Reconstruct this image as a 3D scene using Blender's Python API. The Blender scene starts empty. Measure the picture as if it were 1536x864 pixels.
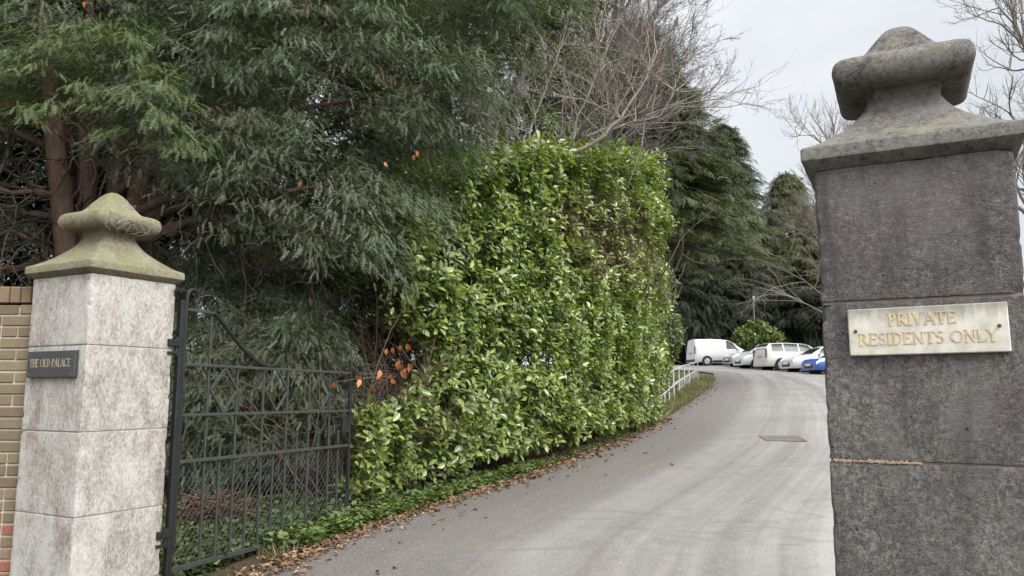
import bpy, math, random
import numpy as np
from mathutils import Vector, noise as mnoise

SC = bpy.context.scene
COL = SC.collection
R = math.radians
rng = np.random.default_rng(11)
random.seed(11)

# ------------------------------------------------------------------ camera
FPX = 1150.0            # focal length in pixels of the 1536 px wide photograph
HORIZON = 585.0
EYE = 1.6
PITCH = math.atan((HORIZON - 432.0) / FPX)
CP, SP = math.cos(PITCH), math.sin(PITCH)


def ray(px, py):
    u = (px - 768.0) / FPX
    v = (432.0 - py) / FPX
    return np.array([u, CP - v * SP, SP + v * CP])


def at(px, py, d):
    """world point at forward distance d seen at photograph pixel px, py"""
    r = ray(px, py)
    return np.array([0, 0, EYE]) + r * (d / r[1])


def on_plane(px, py, p0, n):
    r = ray(px, py)
    o = np.array([0, 0, EYE])
    t = np.dot(np.array(p0) - o, n) / np.dot(r, n)
    return o + r * t


def zg(y):
    return np.interp(y, [-400, -15, 0, 25, 40, 53, 70, 400], [-1.0, -.96, 0, 1.58, 2.40, 3.28, 3.9, 4.4])


def on_ground(px, py):
    lo, hi = 1.0, 120.0
    for _ in range(50):
        m = (lo + hi) / 2
        p = at(px, py, m)
        if p[2] > zg(p[1]):
            lo = m
        else:
            hi = m
    return at(px, py, lo)


cam_d = bpy.data.cameras.new('camera')
cam = bpy.data.objects.new('camera', cam_d)
COL.objects.link(cam)
cam.location = (0, 0, EYE)
cam.rotation_euler = (R(90) + PITCH, 0, 0)
cam_d.sensor_width = 36
cam_d.lens = FPX / 1536 * 36
cam_d.clip_start = 0.05
cam_d.clip_end = 900
SC.camera = cam


# ------------------------------------------------------------------ objects
def link(name, me, m=None, parent=None, loc=None):
    o = bpy.data.objects.new(name, me)
    COL.objects.link(o)
    if m is not None:
        me.materials.append(m)
    if parent is not None:
        o.parent = parent
    if loc is not None:
        o.location = loc
    return o


def thing(name, label, cat, loc=(0, 0, 0), rotz=0.0, group=None):
    o = bpy.data.objects.new(name, None)
    o.empty_display_size = .2
    COL.objects.link(o)
    o.location = loc
    o.rotation_euler = (0, 0, rotz)
    return tag(o, label, cat, group)


def tag(o, label=None, cat=None, group=None, kind=None):
    if label:
        o['label'] = label
    if cat:
        o['category'] = cat
    if group:
        o['group'] = group
    if kind:
        o['kind'] = kind
    return o


def mesh_np(name, V, F, m=None, parent=None, smooth=True, loc=None):
    """V (n,3); F (k,3) or (k,4) index array"""
    V = np.asarray(V, dtype=np.float32)
    F = np.asarray(F, dtype=np.int32)
    me = bpy.data.meshes.new(name)
    me.vertices.add(len(V))
    me.vertices.foreach_set('co', V.ravel())
    k, s = F.shape
    me.loops.add(k * s)
    me.loops.foreach_set('vertex_index', F.ravel())
    me.polygons.add(k)
    me.polygons.foreach_set('loop_start', np.arange(0, k * s, s, dtype=np.int32))
    if smooth:
        me.polygons.foreach_set('use_smooth', np.ones(k, dtype=bool))
    me.update(calc_edges=True)
    return link(name, me, m, parent, loc)


class MB:
    """small mesh builder for hard shapes"""

    def __init__(self):
        self.v = []
        self.f = []

    def add(self, vs, fs):
        b = len(self.v)
        self.v += [tuple(map(float, p)) for p in vs]
        self.f += [tuple(b + i for i in f) for f in fs]
        return self

    def box(self, c, s, bev=0.0, ax=None):
        hx, hy, hz = s[0] / 2, s[1] / 2, s[2] / 2
        if bev <= 0:
            vs = [(x, y, z) for x in (-hx, hx) for y in (-hy, hy) for z in (-hz, hz)]
            fs = [(0, 1, 3, 2), (4, 6, 7, 5), (0, 4, 5, 1), (2, 3, 7, 6), (0, 2, 6, 4), (1, 5, 7, 3)]
        else:
            b = min(bev, hx * .9, hy * .9, hz * .9)
            vs, fs = [], []
            idx = {}

            def P(sx, sy, sz, a):
                k = (sx, sy, sz, a)
                if k not in idx:
                    q = [sx * (hx - b), sy * (hy - b), sz * (hz - b)]
                    q[a] += (sx, sy, sz)[a] * b
                    idx[k] = len(vs)
                    vs.append(tuple(q))
                return idx[k]
            S = (-1, 1)
            for s_ in S:
                fs.append((P(s_, -1, -1, 0), P(s_, 1, -1, 0), P(s_, 1, 1, 0), P(s_, -1, 1, 0)))
                fs.append((P(-1, s_, -1, 1), P(1, s_, -1, 1), P(1, s_, 1, 1), P(-1, s_, 1, 1)))
                fs.append((P(-1, -1, s_, 2), P(1, -1, s_, 2), P(1, 1, s_, 2), P(-1, 1, s_, 2)))
            for a_ in S:
                for b_ in S:
                    fs.append((P(-1, a_, b_, 1), P(1, a_, b_, 1), P(1, a_, b_, 2), P(-1, a_, b_, 2)))
                    fs.append((P(a_, -1, b_, 0), P(a_, 1, b_, 0), P(a_, 1, b_, 2), P(a_, -1, b_, 2)))
                    fs.append((P(a_, b_, -1, 0), P(a_, b_, 1, 0), P(a_, b_, 1, 1), P(a_, b_, -1, 1)))
                    for c_ in S:
                        fs.append((P(a_, b_, c_, 0), P(a_, b_, c_, 1), P(a_, b_, c_, 2)))
        out = []
        for p in vs:
            q = np.array(p)
            if ax is not None:
                q = ax[0] * p[0] + ax[1] * p[1] + ax[2] * p[2]
            out.append(np.array(c) + q)
        return self.add(out, fs)

    def bar(self, a, b, w, h, bev=0.0, up=(0, 0, 1)):
        a, b = np.array(a, float), np.array(b, float)
        d = b - a
        L = np.linalg.norm(d)
        d = d / L
        up = np.array(up, float)
        if abs(np.dot(d, up)) > .98:
            up = np.array([0, 1.0, 0])
        s = np.cross(d, up)
        s /= np.linalg.norm(s)
        u = np.cross(s, d)
        return self.box((a + b) / 2, (L, w, h), bev, (d, s, u))

    def tube(self, pts, rad, n=8, cap=True):
        pts = [np.array(p, float) for p in pts]
        if not hasattr(rad, '__len__'):
            rad = [rad] * len(pts)
        vs, fs = [], []
        d0 = pts[-1] - pts[0]
        ref = np.array([0, 0, 1.0])
        t0 = pts[1] - pts[0]
        if abs(np.dot(t0 / np.linalg.norm(t0), ref)) > .9:
            ref = np.array([0, 1.0, 0])
        u = None
        for i, p in enumerate(pts):
            t = pts[min(i + 1, len(pts) - 1)] - pts[max(i - 1, 0)]
            t /= (np.linalg.norm(t) + 1e-9)
            if u is None:
                u = np.cross(t, ref)
            u = u - t * np.dot(u, t)
            u /= (np.linalg.norm(u) + 1e-9)
            w = np.cross(t, u)
            for k in range(n):
                a = 2 * math.pi * k / n
                vs.append(p + rad[i] * (u * math.cos(a) + w * math.sin(a)))
        for i in range(len(pts) - 1):
            for k in range(n):
                k2 = (k + 1) % n
                fs.append((i * n + k, i * n + k2, (i + 1) * n + k2, (i + 1) * n + k))
        if cap:
            fs.append(tuple(range(n))[::-1])
            fs.append(tuple((len(pts) - 1) * n + k for k in range(n)))
        return self.add(vs, fs)

    def cyl(self, a, b, r, n=16, r2=None):
        return self.tube([a, b], [r, r if r2 is None else r2], n)

    def prism(self, poly, z0, z1, fn):
        """poly: 2-D outline; fn(x, y, z) -> 3-D point"""
        n = len(poly)
        vs = [fn(x, y, z0) for x, y in poly] + [fn(x, y, z1) for x, y in poly]
        fs = [tuple(range(n))[::-1], tuple(range(n, 2 * n))]
        fs += [(i, (i + 1) % n, n + (i + 1) % n, n + i) for i in range(n)]
        return self.add(vs, fs)

    def build(self, name, m, parent=None, smooth=False, loc=None):
        me = bpy.data.meshes.new(name)
        me.from_pydata(self.v, [], self.f)
        if smooth:
            me.polygons.foreach_set('use_smooth', np.ones(len(me.polygons), dtype=bool))
            me.set_sharp_from_angle(angle=R(40))
        me.update()
        return link(name, me, m, parent, loc)


def copy_tree(o, parent=None):
    c = o.copy()
    COL.objects.link(c)
    c.parent = parent
    for ch in list(o.children):
        copy_tree(ch, c)
    return c


# ------------------------------------------------------------------ materials
class Nd:
    def __init__(self, name):
        self.m = bpy.data.materials.new(name)
        self.m.use_nodes = True
        self.t = self.m.node_tree
        self.t.nodes.clear()
        self.out = self.t.nodes.new('ShaderNodeOutputMaterial')
        self.geo = None
        self.tc = None

    def n(self, ty, **kw):
        x = self.t.nodes.new(ty)
        for k, v in kw.items():
            setattr(x, k, v)
        return x

    def l(self, a, b):
        self.t.links.new(a, b)

    def put(self, sock, v):
        if hasattr(v, 'is_linked'):
            self.l(v, sock)
        else:
            if isinstance(v, tuple) and len(v) == 3 and sock.type == 'RGBA':
                v = v + (1,)
            sock.default_value = v

    def obj(self):
        if self.tc is None:
            self.tc = self.n('ShaderNodeTexCoord')
        return self.tc.outputs['Object']

    def pos(self):
        if self.geo is None:
            self.geo = self.n('ShaderNodeNewGeometry')
        return self.geo.outputs['Position']

    def island(self):
        self.pos()
        return self.geo.outputs['Random Per Island']

    def mapped(self, vec, scale=(1, 1, 1), loc=(0, 0, 0)):
        x = self.n('ShaderNodeMapping')
        self.l(vec, x.inputs['Vector'])
        x.inputs['Scale'].default_value = scale
        x.inputs['Location'].default_value = loc
        return x.outputs[0]

    def noise(self, vec, scale, detail=4, rough=.55, dist=0.0):
        x = self.n('ShaderNodeTexNoise')
        self.l(vec, x.inputs['Vector'])
        x.inputs['Scale'].default_value = scale
        x.inputs['Detail'].default_value = detail
        x.inputs['Roughness'].default_value = rough
        x.inputs['Distortion'].default_value = dist
        return x.outputs['Fac']

    def voro(self, vec, scale, feature='F1', out='Distance'):
        x = self.n('ShaderNodeTexVoronoi', feature=feature)
        self.l(vec, x.inputs['Vector'])
        x.inputs['Scale'].default_value = scale
        return x.outputs[out]

    def ramp(self, fac, stops, interp='LINEAR'):
        x = self.n('ShaderNodeValToRGB')
        x.color_ramp.interpolation = interp
        e = x.color_ramp.elements
        while len(e) < len(stops):
            e.new(.5)
        for el, (p, c) in zip(e, stops):
            el.position = p
            if not hasattr(c, '__len__'):
                c = (c, c, c)
            el.color = tuple(c) + (1,)
        self.l(fac, x.inputs['Fac'])
        return x.outputs['Color']

    def mix(self, fac, a, b, mode='MIX'):
        x = self.n('ShaderNodeMix', data_type='RGBA', blend_type=mode)
        self.put(x.inputs['Factor'], fac)
        self.put(x.inputs['A'], a)
        self.put(x.inputs['B'], b)
        return x.outputs['Result']

    def math(self, op, a, b=0.0):
        x = self.n('ShaderNodeMath', operation=op)
        self.put(x.inputs[0], a)
        self.put(x.inputs[1], b)
        return x.outputs[0]

    def bump(self, h, strength=.4, dist=.01):
        x = self.n('ShaderNodeBump')
        self.l(h, x.inputs['Height'])
        x.inputs['Strength'].default_value = strength
        x.inputs['Distance'].default_value = dist
        return x.outputs['Normal']

    def bsdf(self, color, rough=.8, spec=.5, metal=0.0, normal=None, coat=0.0):
        b = self.n('ShaderNodeBsdfPrincipled')
        self.put(b.inputs['Base Color'], color)
        self.put(b.inputs['Roughness'], rough)
        self.put(b.inputs['Metallic'], metal)
        self.put(b.inputs['Specular IOR Level'], spec)
        b.inputs['Coat Weight'].default_value = coat
        if normal is not None:
            self.l(normal, b.inputs['Normal'])
        return b

    def done(self, shader):
        s = shader.outputs[0] if hasattr(shader, 'outputs') else shader
        self.l(s, self.out.inputs['Surface'])
        return self.m


def simple(name, col, rough=.6, metal=0.0, spec=.5, coat=0.0, var=.12, vscale=8, bump=0.0):
    g = Nd(name)
    nz = g.noise(g.obj(), vscale, 5, .6)
    c = g.mix(nz, tuple(x * (1 - var * 2) for x in col), tuple(min(1, x * (1 + var * 2)) for x in col))
    nrm = g.bump(g.noise(g.obj(), vscale * 6, 4), bump, .004) if bump else None
    return g.done(g.bsdf(c, rough, spec, metal, nrm, coat))


def leaf_mat(name, stops, rough=.4, spec=.5, trans=.25, tcol=None, big=1.2, bigamt=.35):
    """foliage: colour per leaf and a slow drift of the growth's colour"""
    g = Nd(name)
    base = g.ramp(g.island(), stops)
    dr = g.noise(g.pos(), big, 2, .5)
    c = g.mix(g.math('MULTIPLY', dr, bigamt), base, tuple(stops[-1][1]))
    b = g.bsdf(c, rough, spec)
    if trans > 0:
        t = g.n('ShaderNodeBsdfTranslucent')
        tc = g.mix(1.0, c, tcol or (1.2, 1.35, .5), 'MULTIPLY')
        g.l(tc, t.inputs['Color'])
        mx = g.n('ShaderNodeMixShader')
        mx.inputs[0].default_value = trans
        g.l(b.outputs[0], mx.inputs[1])
        g.l(t.outputs[0], mx.inputs[2])
        return g.done(mx)
    return g.done(b)


def bark_mat(name, a, b, scale=9, bump=.6):
    g = Nd(name)
    v = g.mapped(g.obj(), (1, 1, .18))
    nz = g.noise(v, scale * 3, 6, .65)
    nb = g.noise(g.obj(), scale * .4, 3)
    c = g.mix(g.ramp(nz, [(.3, 0), (.7, 1)]), a, b)
    c = g.mix(g.math('MULTIPLY', nb, .5), c, tuple(x * .6 for x in a))
    return g.done(g.bsdf(c, .9, .2, normal=g.bump(nz, bump, .02)))


def stone_white():
    g = Nd('limewashed_stone')
    o = g.obj()
    v = g.mapped(o, (1, 1, .62))
    n1 = g.noise(v, 66, 8, .74, .4)
    n2 = g.noise(g.mapped(o, (1, 1, .5)), 5.0, 6, .65)
    n3 = g.noise(o, 210, 4, .75)
    f = g.math('ADD', g.math('MULTIPLY', n1, .50), g.math('ADD', g.math('MULTIPLY', n2, .46), g.math('MULTIPLY', n3, .26)))
    c = g.ramp(f, [(.47, (.14, .122, .10)), (.54, (.225, .205, .178)), (.595, (.315, .297, .265)), (.65, (.40, .385, .352)), (.76, (.45, .44, .41))])
    # yellow-green algae spots and faint pink sandstone showing
    c = g.mix(g.ramp(g.noise(o, 7, 4, .6), [(.60, 0), (.72, .55)]), c, (0.311, 0.244, 0.215))
    c = g.mix(g.ramp(g.noise(g.mapped(o, (1, 1, .5), (5, 3, 1)), 5, 6, .7), [(.66, 0), (.78, .45)]), c, (0.222, 0.222, 0.104))
    h = g.math('ADD', n1, g.math('MULTIPLY', n3, .5))
    return g.done(g.bsdf(c, .93, .2, normal=g.bump(h, .75, .012)))


def stone_dark():
    g = Nd('weathered_gritstone')
    o = g.obj()
    # horizontal tooling marks of the mason's chisel, slightly slanted
    mp = g.n('ShaderNodeMapping')
    g.l(o, mp.inputs['Vector'])
    mp.inputs['Rotation'].default_value = (0, R(16), 0)
    mp.inputs['Scale'].default_value = (26, 26, 90)
    tool = g.noise(mp.outputs[0], 1.0, 4, .6, .6)
    n1 = g.noise(o, 60, 9, .74)
    n2 = g.noise(o, 3.0, 5, .6)
    n3 = g.noise(o, 240, 4, .72)
    f = g.math('ADD', g.math('MULTIPLY', n1, .52), g.math('ADD', g.math('MULTIPLY', n3, .40), g.math('MULTIPLY', n2, .18)))
    c = g.ramp(f, [(.42, (.024, .022, .022)), (.52, (.057, .053, .052)), (.60, (.098, .092, .089)), (.70, (.20, .19, .18))])
    c = g.mix(g.ramp(g.noise(o, 2.2, 4, .6), [(.5, 0), (.7, .40)]), c, (0.102, 0.080, 0.086))
    streak = g.ramp(g.noise(g.mapped(o, (1, 1, .10), (4, 2, 0)), 13, 5, .65), [(.48, 0), (.66, .70)])
    c = g.mix(streak, c, (.040, .035, .032))
    pale = g.ramp(g.noise(g.mapped(o, (1, 1, .6), (7, 1, 2)), 2.6, 6, .68), [(.50, 0), (.68, .6)])
    c = g.mix(pale, c, (.135, .127, .121))
    # pale lichen crust, mostly on the lower courses
    sep = g.n('ShaderNodeSeparateXYZ')
    g.l(g.pos(), sep.inputs[0])
    low = g.ramp(g.math('MULTIPLY', sep.outputs['Z'], .33), [(.30, 1), (.585, 1), (.66, .12), (.9, .0)])
    lich = g.ramp(g.noise(g.mapped(o, (1, 1, .7)), 70, 9, .78, .5), [(.48, 0), (.60, .80)])
    patch = g.ramp(g.noise(g.mapped(o, (1.6, 1.6, .6)), 4.0, 4, .6), [(.40, .12), (.60, 1)])
    lf = g.mix(1.0, g.mix(1.0, lich, low, 'MULTIPLY'), patch, 'MULTIPLY')
    c = g.mix(lf, c, (.20, .188, .162))
    # pits
    pit = g.ramp(g.voro(g.mapped(o, (1, 1, 1), (.3, .1, .7)), 11), [(.03, 1), (.075, 0)])
    c = g.mix(pit, c, (0.025, 0.023, 0.023))
    h = g.math('ADD', g.math('MULTIPLY', tool, .8), g.math('ADD', g.math('MULTIPLY', n1, .5), g.math('MULTIPLY', n3, .4)))
    h = g.math('SUBTRACT', h, g.math('MULTIPLY', pit, 1.2))
    return g.done(g.bsdf(c, .9, .25, normal=g.bump(h, .55, .010)))


def cap_mat(name, base, dark, moss, moss_amt, up_only=.3):
    g = Nd(name)
    o = g.obj()
    n1 = g.noise(o, 40, 10, .75)
    n2 = g.noise(o, 4.5, 5, .6)
    n3 = g.noise(o, 190, 4, .75)
    f = g.math('ADD', g.math('MULTIPLY', n1, .5), g.math('ADD', g.math('MULTIPLY', n2, .30), g.math('MULTIPLY', n3, .26)))
    c = g.ramp(f, [(.43, dark), (.54, base), (.66, tuple(min(1, x * 1.45) for x in base))])
    sep = g.n('ShaderNodeSeparateXYZ')
    g.pos()
    g.l(g.geo.outputs['Normal'], sep.inputs[0])
    up = g.ramp(g.math('ADD', g.math('MULTIPLY', sep.outputs['Z'], .5), .5), [(.35, up_only), (.75, 1)])
    mo = g.ramp(g.noise(g.mapped(o, (1, 1, 1), (2, 5, 1)), 6, 8, .7), [(.56 - moss_amt, 0), (.74 - moss_amt, 1)])
    c = g.mix(g.math('MULTIPLY', g.mix(1.0, mo, up, 'MULTIPLY'), .85), c, moss)
    sp = g.ramp(g.noise(g.mapped(o, (1, 1, 1), (9, 5, 1)), 55, 7, .75), [(.60, 0), (.66, .6)])
    c = g.mix(sp, c, (.30, .29, .25))
    h = g.math('ADD', n1, g.math('MULTIPLY', n3, .5))
    return g.done(g.bsdf(c, .93, .2, normal=g.bump(h, .75, .012)))


M = {}
M['stone_white'] = stone_white()
M['stone_dark'] = stone_dark()
M['cap_moss'] = cap_mat('mossy_cap_stone', (.175, .16, .112), (.085, .077, .054), (.145, .145, .058), .10, .40)
M['cap_grey'] = cap_mat('grey_cap_stone', (.135, .127, .115), (.04, .037, .036), (.20, .19, .115), .03, .06)
M['mortar'] = simple('mortar', (.30, .27, .24), .95, spec=.1, vscale=30, var=.25, bump=.4)
M['mortar_dark'] = simple('dark_mortar', (.15, .125, .11), .95, spec=.1, vscale=30, var=.3, bump=.5)
M['iron'] = simple('painted_iron', (.010, .0102, .0105), .5, spec=.35, vscale=25, var=.25, bump=.25)
M['iron_worn'] = simple('weathered_iron', (.030, .032, .028), .6, spec=.4, vscale=30, var=.3, bump=.3)
M['wire'] = simple('dark_wire', (.05, .05, .048), .6, vscale=40)
M['steel'] = simple('worn_steel', (.22, .22, .23), .45, .7, vscale=30)
M['slate'] = simple('dark_slate', (.034, .035, .037), .38, spec=.5, vscale=14, var=.15)
M['gilt'] = simple('faded_gilt', (.27, .24, .155), .55, spec=.5, vscale=40, var=.35)
M['gold'] = simple('worn_gold_paint', (.45, .34, .185), .55, spec=.5, vscale=45, var=.42)
M['screw'] = simple('dark_screw', (.05, .048, .045), .5, .5)


def sign_stone():
    g = Nd('stained_cream_stone')
    o = g.obj()
    n1 = g.noise(o, 14, 8, .65)
    n2 = g.noise(g.mapped(o, (1, 1, .25)), 30, 6, .7)
    c = g.ramp(n1, [(.35, (.36, .345, .285)), (.6, (.50, .48, .42))])
    sep = g.n('ShaderNodeSeparateXYZ')
    g.l(o, sep.inputs[0])
    zz = g.math('ADD', g.math('MULTIPLY', sep.outputs['Z'], 7.0), g.math('MULTIPLY', n2, .9))
    top = g.ramp(zz, [(.66, 0), (.98, .8)])
    c = g.mix(top, c, (.17, .165, .13))
    return g.done(g.bsdf(c, .7, .3, normal=g.bump(n1, .2, .003)))


M['sign_stone'] = sign_stone()


def brick_mat():
    g = Nd('stock_brick')
    i = g.island()
    c = g.ramp(i, [(0, (.105, .079, .050)), (.25, (.15, .115, .073)), (.5, (.18, .144, .096)), (.75, (.12, .095, .066)), (1, (.205, .16, .102))])
    sep = g.n('ShaderNodeSeparateXYZ')
    g.l(g.pos(), sep.inputs[0])
    red = g.ramp(g.math('ADD', g.math('MULTIPLY', sep.outputs['Z'], .5), g.math('MULTIPLY', i, .22)), [(.42, 1), (.52, 0)])
    top = g.ramp(g.math('MULTIPLY', sep.outputs['Z'], .4), [(.872, 0), (.876, 1)])
    c = g.mix(red, c, (.24, .085, .06))
    c = g.mix(g.math('MULTIPLY', top, .5), c, (.19, .115, .07))
    nz = g.noise(g.pos(), 60, 7, .7)
    c = g.mix(g.ramp(nz, [(.35, .55), (.6, 0)]), c, (.10, .075, .055))
    c = g.mix(g.ramp(g.noise(g.pos(), 5, 4), [(.5, 0), (.75, .4)]), c, (.20, .185, .10))
    return g.done(g.bsdf(c, .92, .2, normal=g.bump(nz, .5, .006)))


M['brick'] = brick_mat()
M['brick_mortar'] = simple('lime_mortar', (.33, .295, .235), .95, spec=.1, vscale=40, var=.2, bump=.4)


def road_mat():
    g = Nd('worn_tarmac')
    p = g.pos()
    fine = g.noise(p, 210, 3, .7)
    agg = g.voro(p, 120, out='Color')
    sepa = g.n('ShaderNodeSeparateColor')
    g.l(agg, sepa.inputs[0])
    mid = g.noise(p, 7, 7, .65)
    big = g.noise(p, .55, 5, .55)
    # worn tracks run along the drive: u = metres from its left edge, v = metres along it
    uv = g.n('ShaderNodeUVMap', uv_map='drive')
    sp2 = g.n('ShaderNodeSeparateXYZ')
    g.l(uv.outputs[0], sp2.inputs[0])
    wob = g.noise(p, .8, 4, .6)
    u = g.math('ADD', sp2.outputs['X'], g.math('MULTIPLY', g.math('SUBTRACT', wob, .5), .55))
    track = g.noise(g.mapped(uv.outputs[0], (2.1, .045, 1)), 1.0, 5, .62, .15)
    track2 = g.noise(g.mapped(uv.outputs[0], (7.0, .12, 1), (3, 1, 0)), 1.0, 5, .65, .2)
    f = g.math('ADD', g.math('MULTIPLY', track, .50), g.math('ADD', g.math('MULTIPLY', track2, .26), g.math('ADD', g.math('MULTIPLY', big, .18), g.math('MULTIPLY', mid, .16))))
    c = g.ramp(f, [(.44, (.098, .091, .081)), (.54, (.160, .151, .137)), (.65, (.245, .233, .215))])
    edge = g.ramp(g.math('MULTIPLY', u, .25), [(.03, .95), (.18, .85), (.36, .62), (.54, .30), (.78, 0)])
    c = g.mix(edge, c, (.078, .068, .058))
    band = g.ramp(g.math('MULTIPLY', u, .25), [(.34, 0), (.45, .75), (.56, 0)])
    c = g.mix(g.math('MULTIPLY', band, g.noise(g.mapped(uv.outputs[0], (3, .3, 1), (8, 2, 0)), 1.0, 4, .6)), c, (.26, .25, .235))
    mud = g.ramp(g.math('ADD', g.math('MULTIPLY', u, 1.3), g.math('MULTIPLY', mid, 1.1)), [(.46, .85), (.78, 0)])
    c = g.mix(mud, c, (.045, .035, .026))
    c = g.mix(.24, c, g.ramp(sepa.outputs[0], [(0, (.05, .047, .042)), (.55, (.145, .137, .126)), (1, (.36, .35, .33))]))
    damp = g.ramp(g.noise(g.mapped(p, (1, 1, 1), (3, 8, 0)), 1.1, 5, .6), [(.60, 0), (.70, .40)])
    c = g.mix(damp, c, (.105, .098, .088))
    # a couple of old repair seams higher up the drive
    seam = g.ramp(g.noise(g.mapped(p, (.35, 1.2, 1), (1, 5, 0)), .9, 3, .5, .6), [(.485, 0), (.50, .5), (.515, 0)])
    c = g.mix(seam, c, (.10, .094, .085))
    h = g.math('ADD', fine, g.math('MULTIPLY', sepa.outputs[1], .5))
    return g.done(g.bsdf(c, .82, .3, normal=g.bump(h, .5, .006)))


M['road'] = road_mat()


def soil_mat():
    g = Nd('leafy_soil')
    p = g.pos()
    n1 = g.noise(p, 9, 8, .7)
    n2 = g.noise(p, 70, 5, .7)
    c = g.ramp(n1, [(.35, (.028, .021, .014)), (.5, (.065, .047, .03)), (.65, (.05, .055, .022))])
    c = g.mix(g.ramp(n2, [(.45, 0), (.65, .7)]), c, (.12, .082, .05))
    # rough turf on the open ground right of the drive
    sx_ = g.n('ShaderNodeSeparateXYZ')
    g.l(p, sx_.inputs[0])
    turf = g.ramp(g.math('ADD', g.math('MULTIPLY', sx_.outputs['X'], .05), g.math('MULTIPLY', g.noise(p, .5, 4), .3)), [(.46, 0), (.58, 1)])
    tn = g.ramp(g.noise(p, 3.0, 8, .7), [(.35, (.030, .040, .014)), (.6, (.062, .075, .026)), (.75, (.11, .105, .05))])
    c = g.mix(turf, c, tn)
    return g.done(g.bsdf(c, .95, .15, normal=g.bump(n2, .9, .03)))


M['soil'] = soil_mat()
M['laurel'] = leaf_mat('laurel_leaf', [(0, (.040, .066, .015)), (.3, (.082, .125, .027)), (.62, (.140, .19, .044)), (.86, (.215, .262, .070)), (1, (.32, .345, .10))], .30, .65, .26, big=.9, bigamt=.25)
M['laurel_brown'] = leaf_mat('scorched_laurel_leaf', [(0, (.05, .035, .015)), (.5, (.10, .075, .03)), (1, (.17, .14, .045))], .55, .4, .2)
M['yew'] = leaf_mat('yew_needles', [(0, (.040, .054, .030)), (.4, (.068, .089, .050)), (.75, (.108, .134, .078)), (1, (.18, .205, .13))],   .46, .5, .20, big=.7, bigamt=.3)
M['yew_fresh'] = leaf_mat('fresh_yew_needles', [(0, (.055, .078, .034)), (.5, (.095, .13, .052)), (1, (.15, .185, .08))], .50, .45, .25)
M['dead_spray'] = leaf_mat('dead_yew_spray', [(0, (.05, .032, .022)), (.5, (.095, .062, .042)), (1, (.15, .105, .072))], .7, .3, .2)
M['conifer'] = leaf_mat('conifer_fronds', [(0, (.038, .052, .022)), (.5, (.068, .086, .036)), (1, (.11, .13, .055))], .6, .35, .15, big=.25)
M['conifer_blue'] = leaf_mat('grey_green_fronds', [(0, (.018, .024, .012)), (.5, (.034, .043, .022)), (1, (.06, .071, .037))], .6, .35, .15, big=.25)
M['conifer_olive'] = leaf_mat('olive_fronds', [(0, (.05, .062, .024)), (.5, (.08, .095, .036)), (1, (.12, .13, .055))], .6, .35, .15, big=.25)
M['conifer_dark'] = leaf_mat('shade_painted_fronds', [(0, (.010, .014, .009)), (.5, (.018, .024, .014)), (1, (.03, .038, .022))], .7, .25, .1, big=.25)  # shade under the far trees is put into this darker frond colour
M['shrub'] = leaf_mat('bright_shrub_leaf', [(0, (.04, .068, .018)), (.5, (.08, .12, .028)), (1, (.14, .185, .045))], .5, .4, .25)
M['ivy'] = leaf_mat('ivy_leaf', [(0, (.028, .048, .020)), (.5, (.06, .088, .032)), (1, (.12, .15, .055))], .45, .45, .2)
M['nettle'] = leaf_mat('nettle_leaf', [(0, (.045, .072, .020)), (.5, (.085, .125, .034)), (1, (.14, .18, .055))], .55, .35, .3)
M['grass'] = leaf_mat('grass_blade', [(0, (.045, .058, .02)), (.5, (.09, .095, .035)), (1, (.18, .16, .07))], .6, .3, .25)
M['litter'] = leaf_mat('dead_leaf', [(0, (.035, .022, .014)), (.4, (.085, .048, .026)), (.75, (.17, .10, .055)), (1, (.32, .22, .13))], .75, .25, .15, (1, .8, .6))
M['orange_leaf'] = leaf_mat('orange_dead_leaf', [(0, (.17, .065, .03)), (.45, (.36, .13, .05)), (1, (.50, .23, .11))], .6, .3, .3, (1.2, .8, .5), bigamt=.1)
M['yew_bark'] = bark_mat('red_brown_yew_bark', (.085, .052, .040), (.18, .12, .095))
M['branch_dark'] = bark_mat('dark_branch_bark', (.045, .034, .027), (.10, .075, .058))
M['twig_brown'] = bark_mat('dead_twig_bark', (.085, .06, .045), (.17, .125, .095))
M['twig_pale'] = bark_mat('pale_twig_bark', (.15, .132, .112), (.32, .288, .248))
M['bark_grey'] = bark_mat('grey_tree_bark', (.12, .105, .09), (.26, .23, .20))
M['twig_haze'] = bark_mat('brown_grey_twig_bark', (.105, .092, .080), (.21, .188, .165))
M['creeper'] = simple('dry_creeper_stem', (.19, .165, .125), .9, spec=.2, vscale=30, var=.2)
M['white_rail'] = simple('white_rail_paint', (.33, .33, .31), .5, vscale=6, var=.12)
M['low_wall'] = simple('rubble_stone', (.20, .19, .16), .95, spec=.2, vscale=9, var=.35, bump=.6)

# ------------------------------------------------------------------ foliage helpers


def norm(a):
    return a / (np.linalg.norm(a, axis=-1, keepdims=True) + 1e-9)


def frames(d, up):
    """rotation matrices whose columns are x=side, y=d, z=normal"""
    d = norm(d)
    s = norm(np.cross(d, up))
    n = np.cross(s, d)
    return np.stack([s, d, n], axis=-1)


def scatter(TV, TF, pos, rot, scale):
    TV = np.asarray(TV, float)
    TF = np.asarray(TF, int)
    n = len(pos)
    scale = np.asarray(scale)
    if scale.ndim == 1:
        scale = scale[:, None]
    L = TV[None, :, :] * scale[:, None, :]
    V = np.einsum('nij,nkj->nki', rot, L) + pos[:, None, :]
    F = TF[None] + (np.arange(n) * len(TV))[:, None, None]
    return V.reshape(-1, 3), F.reshape(-1, TF.shape[1])


def merge(parts):
    V, F, b = [], [], 0
    for v, f in parts:
        V.append(v)
        F.append(f + b)
        b += len(v)
    return np.concatenate(V), np.concatenate(F)


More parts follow.
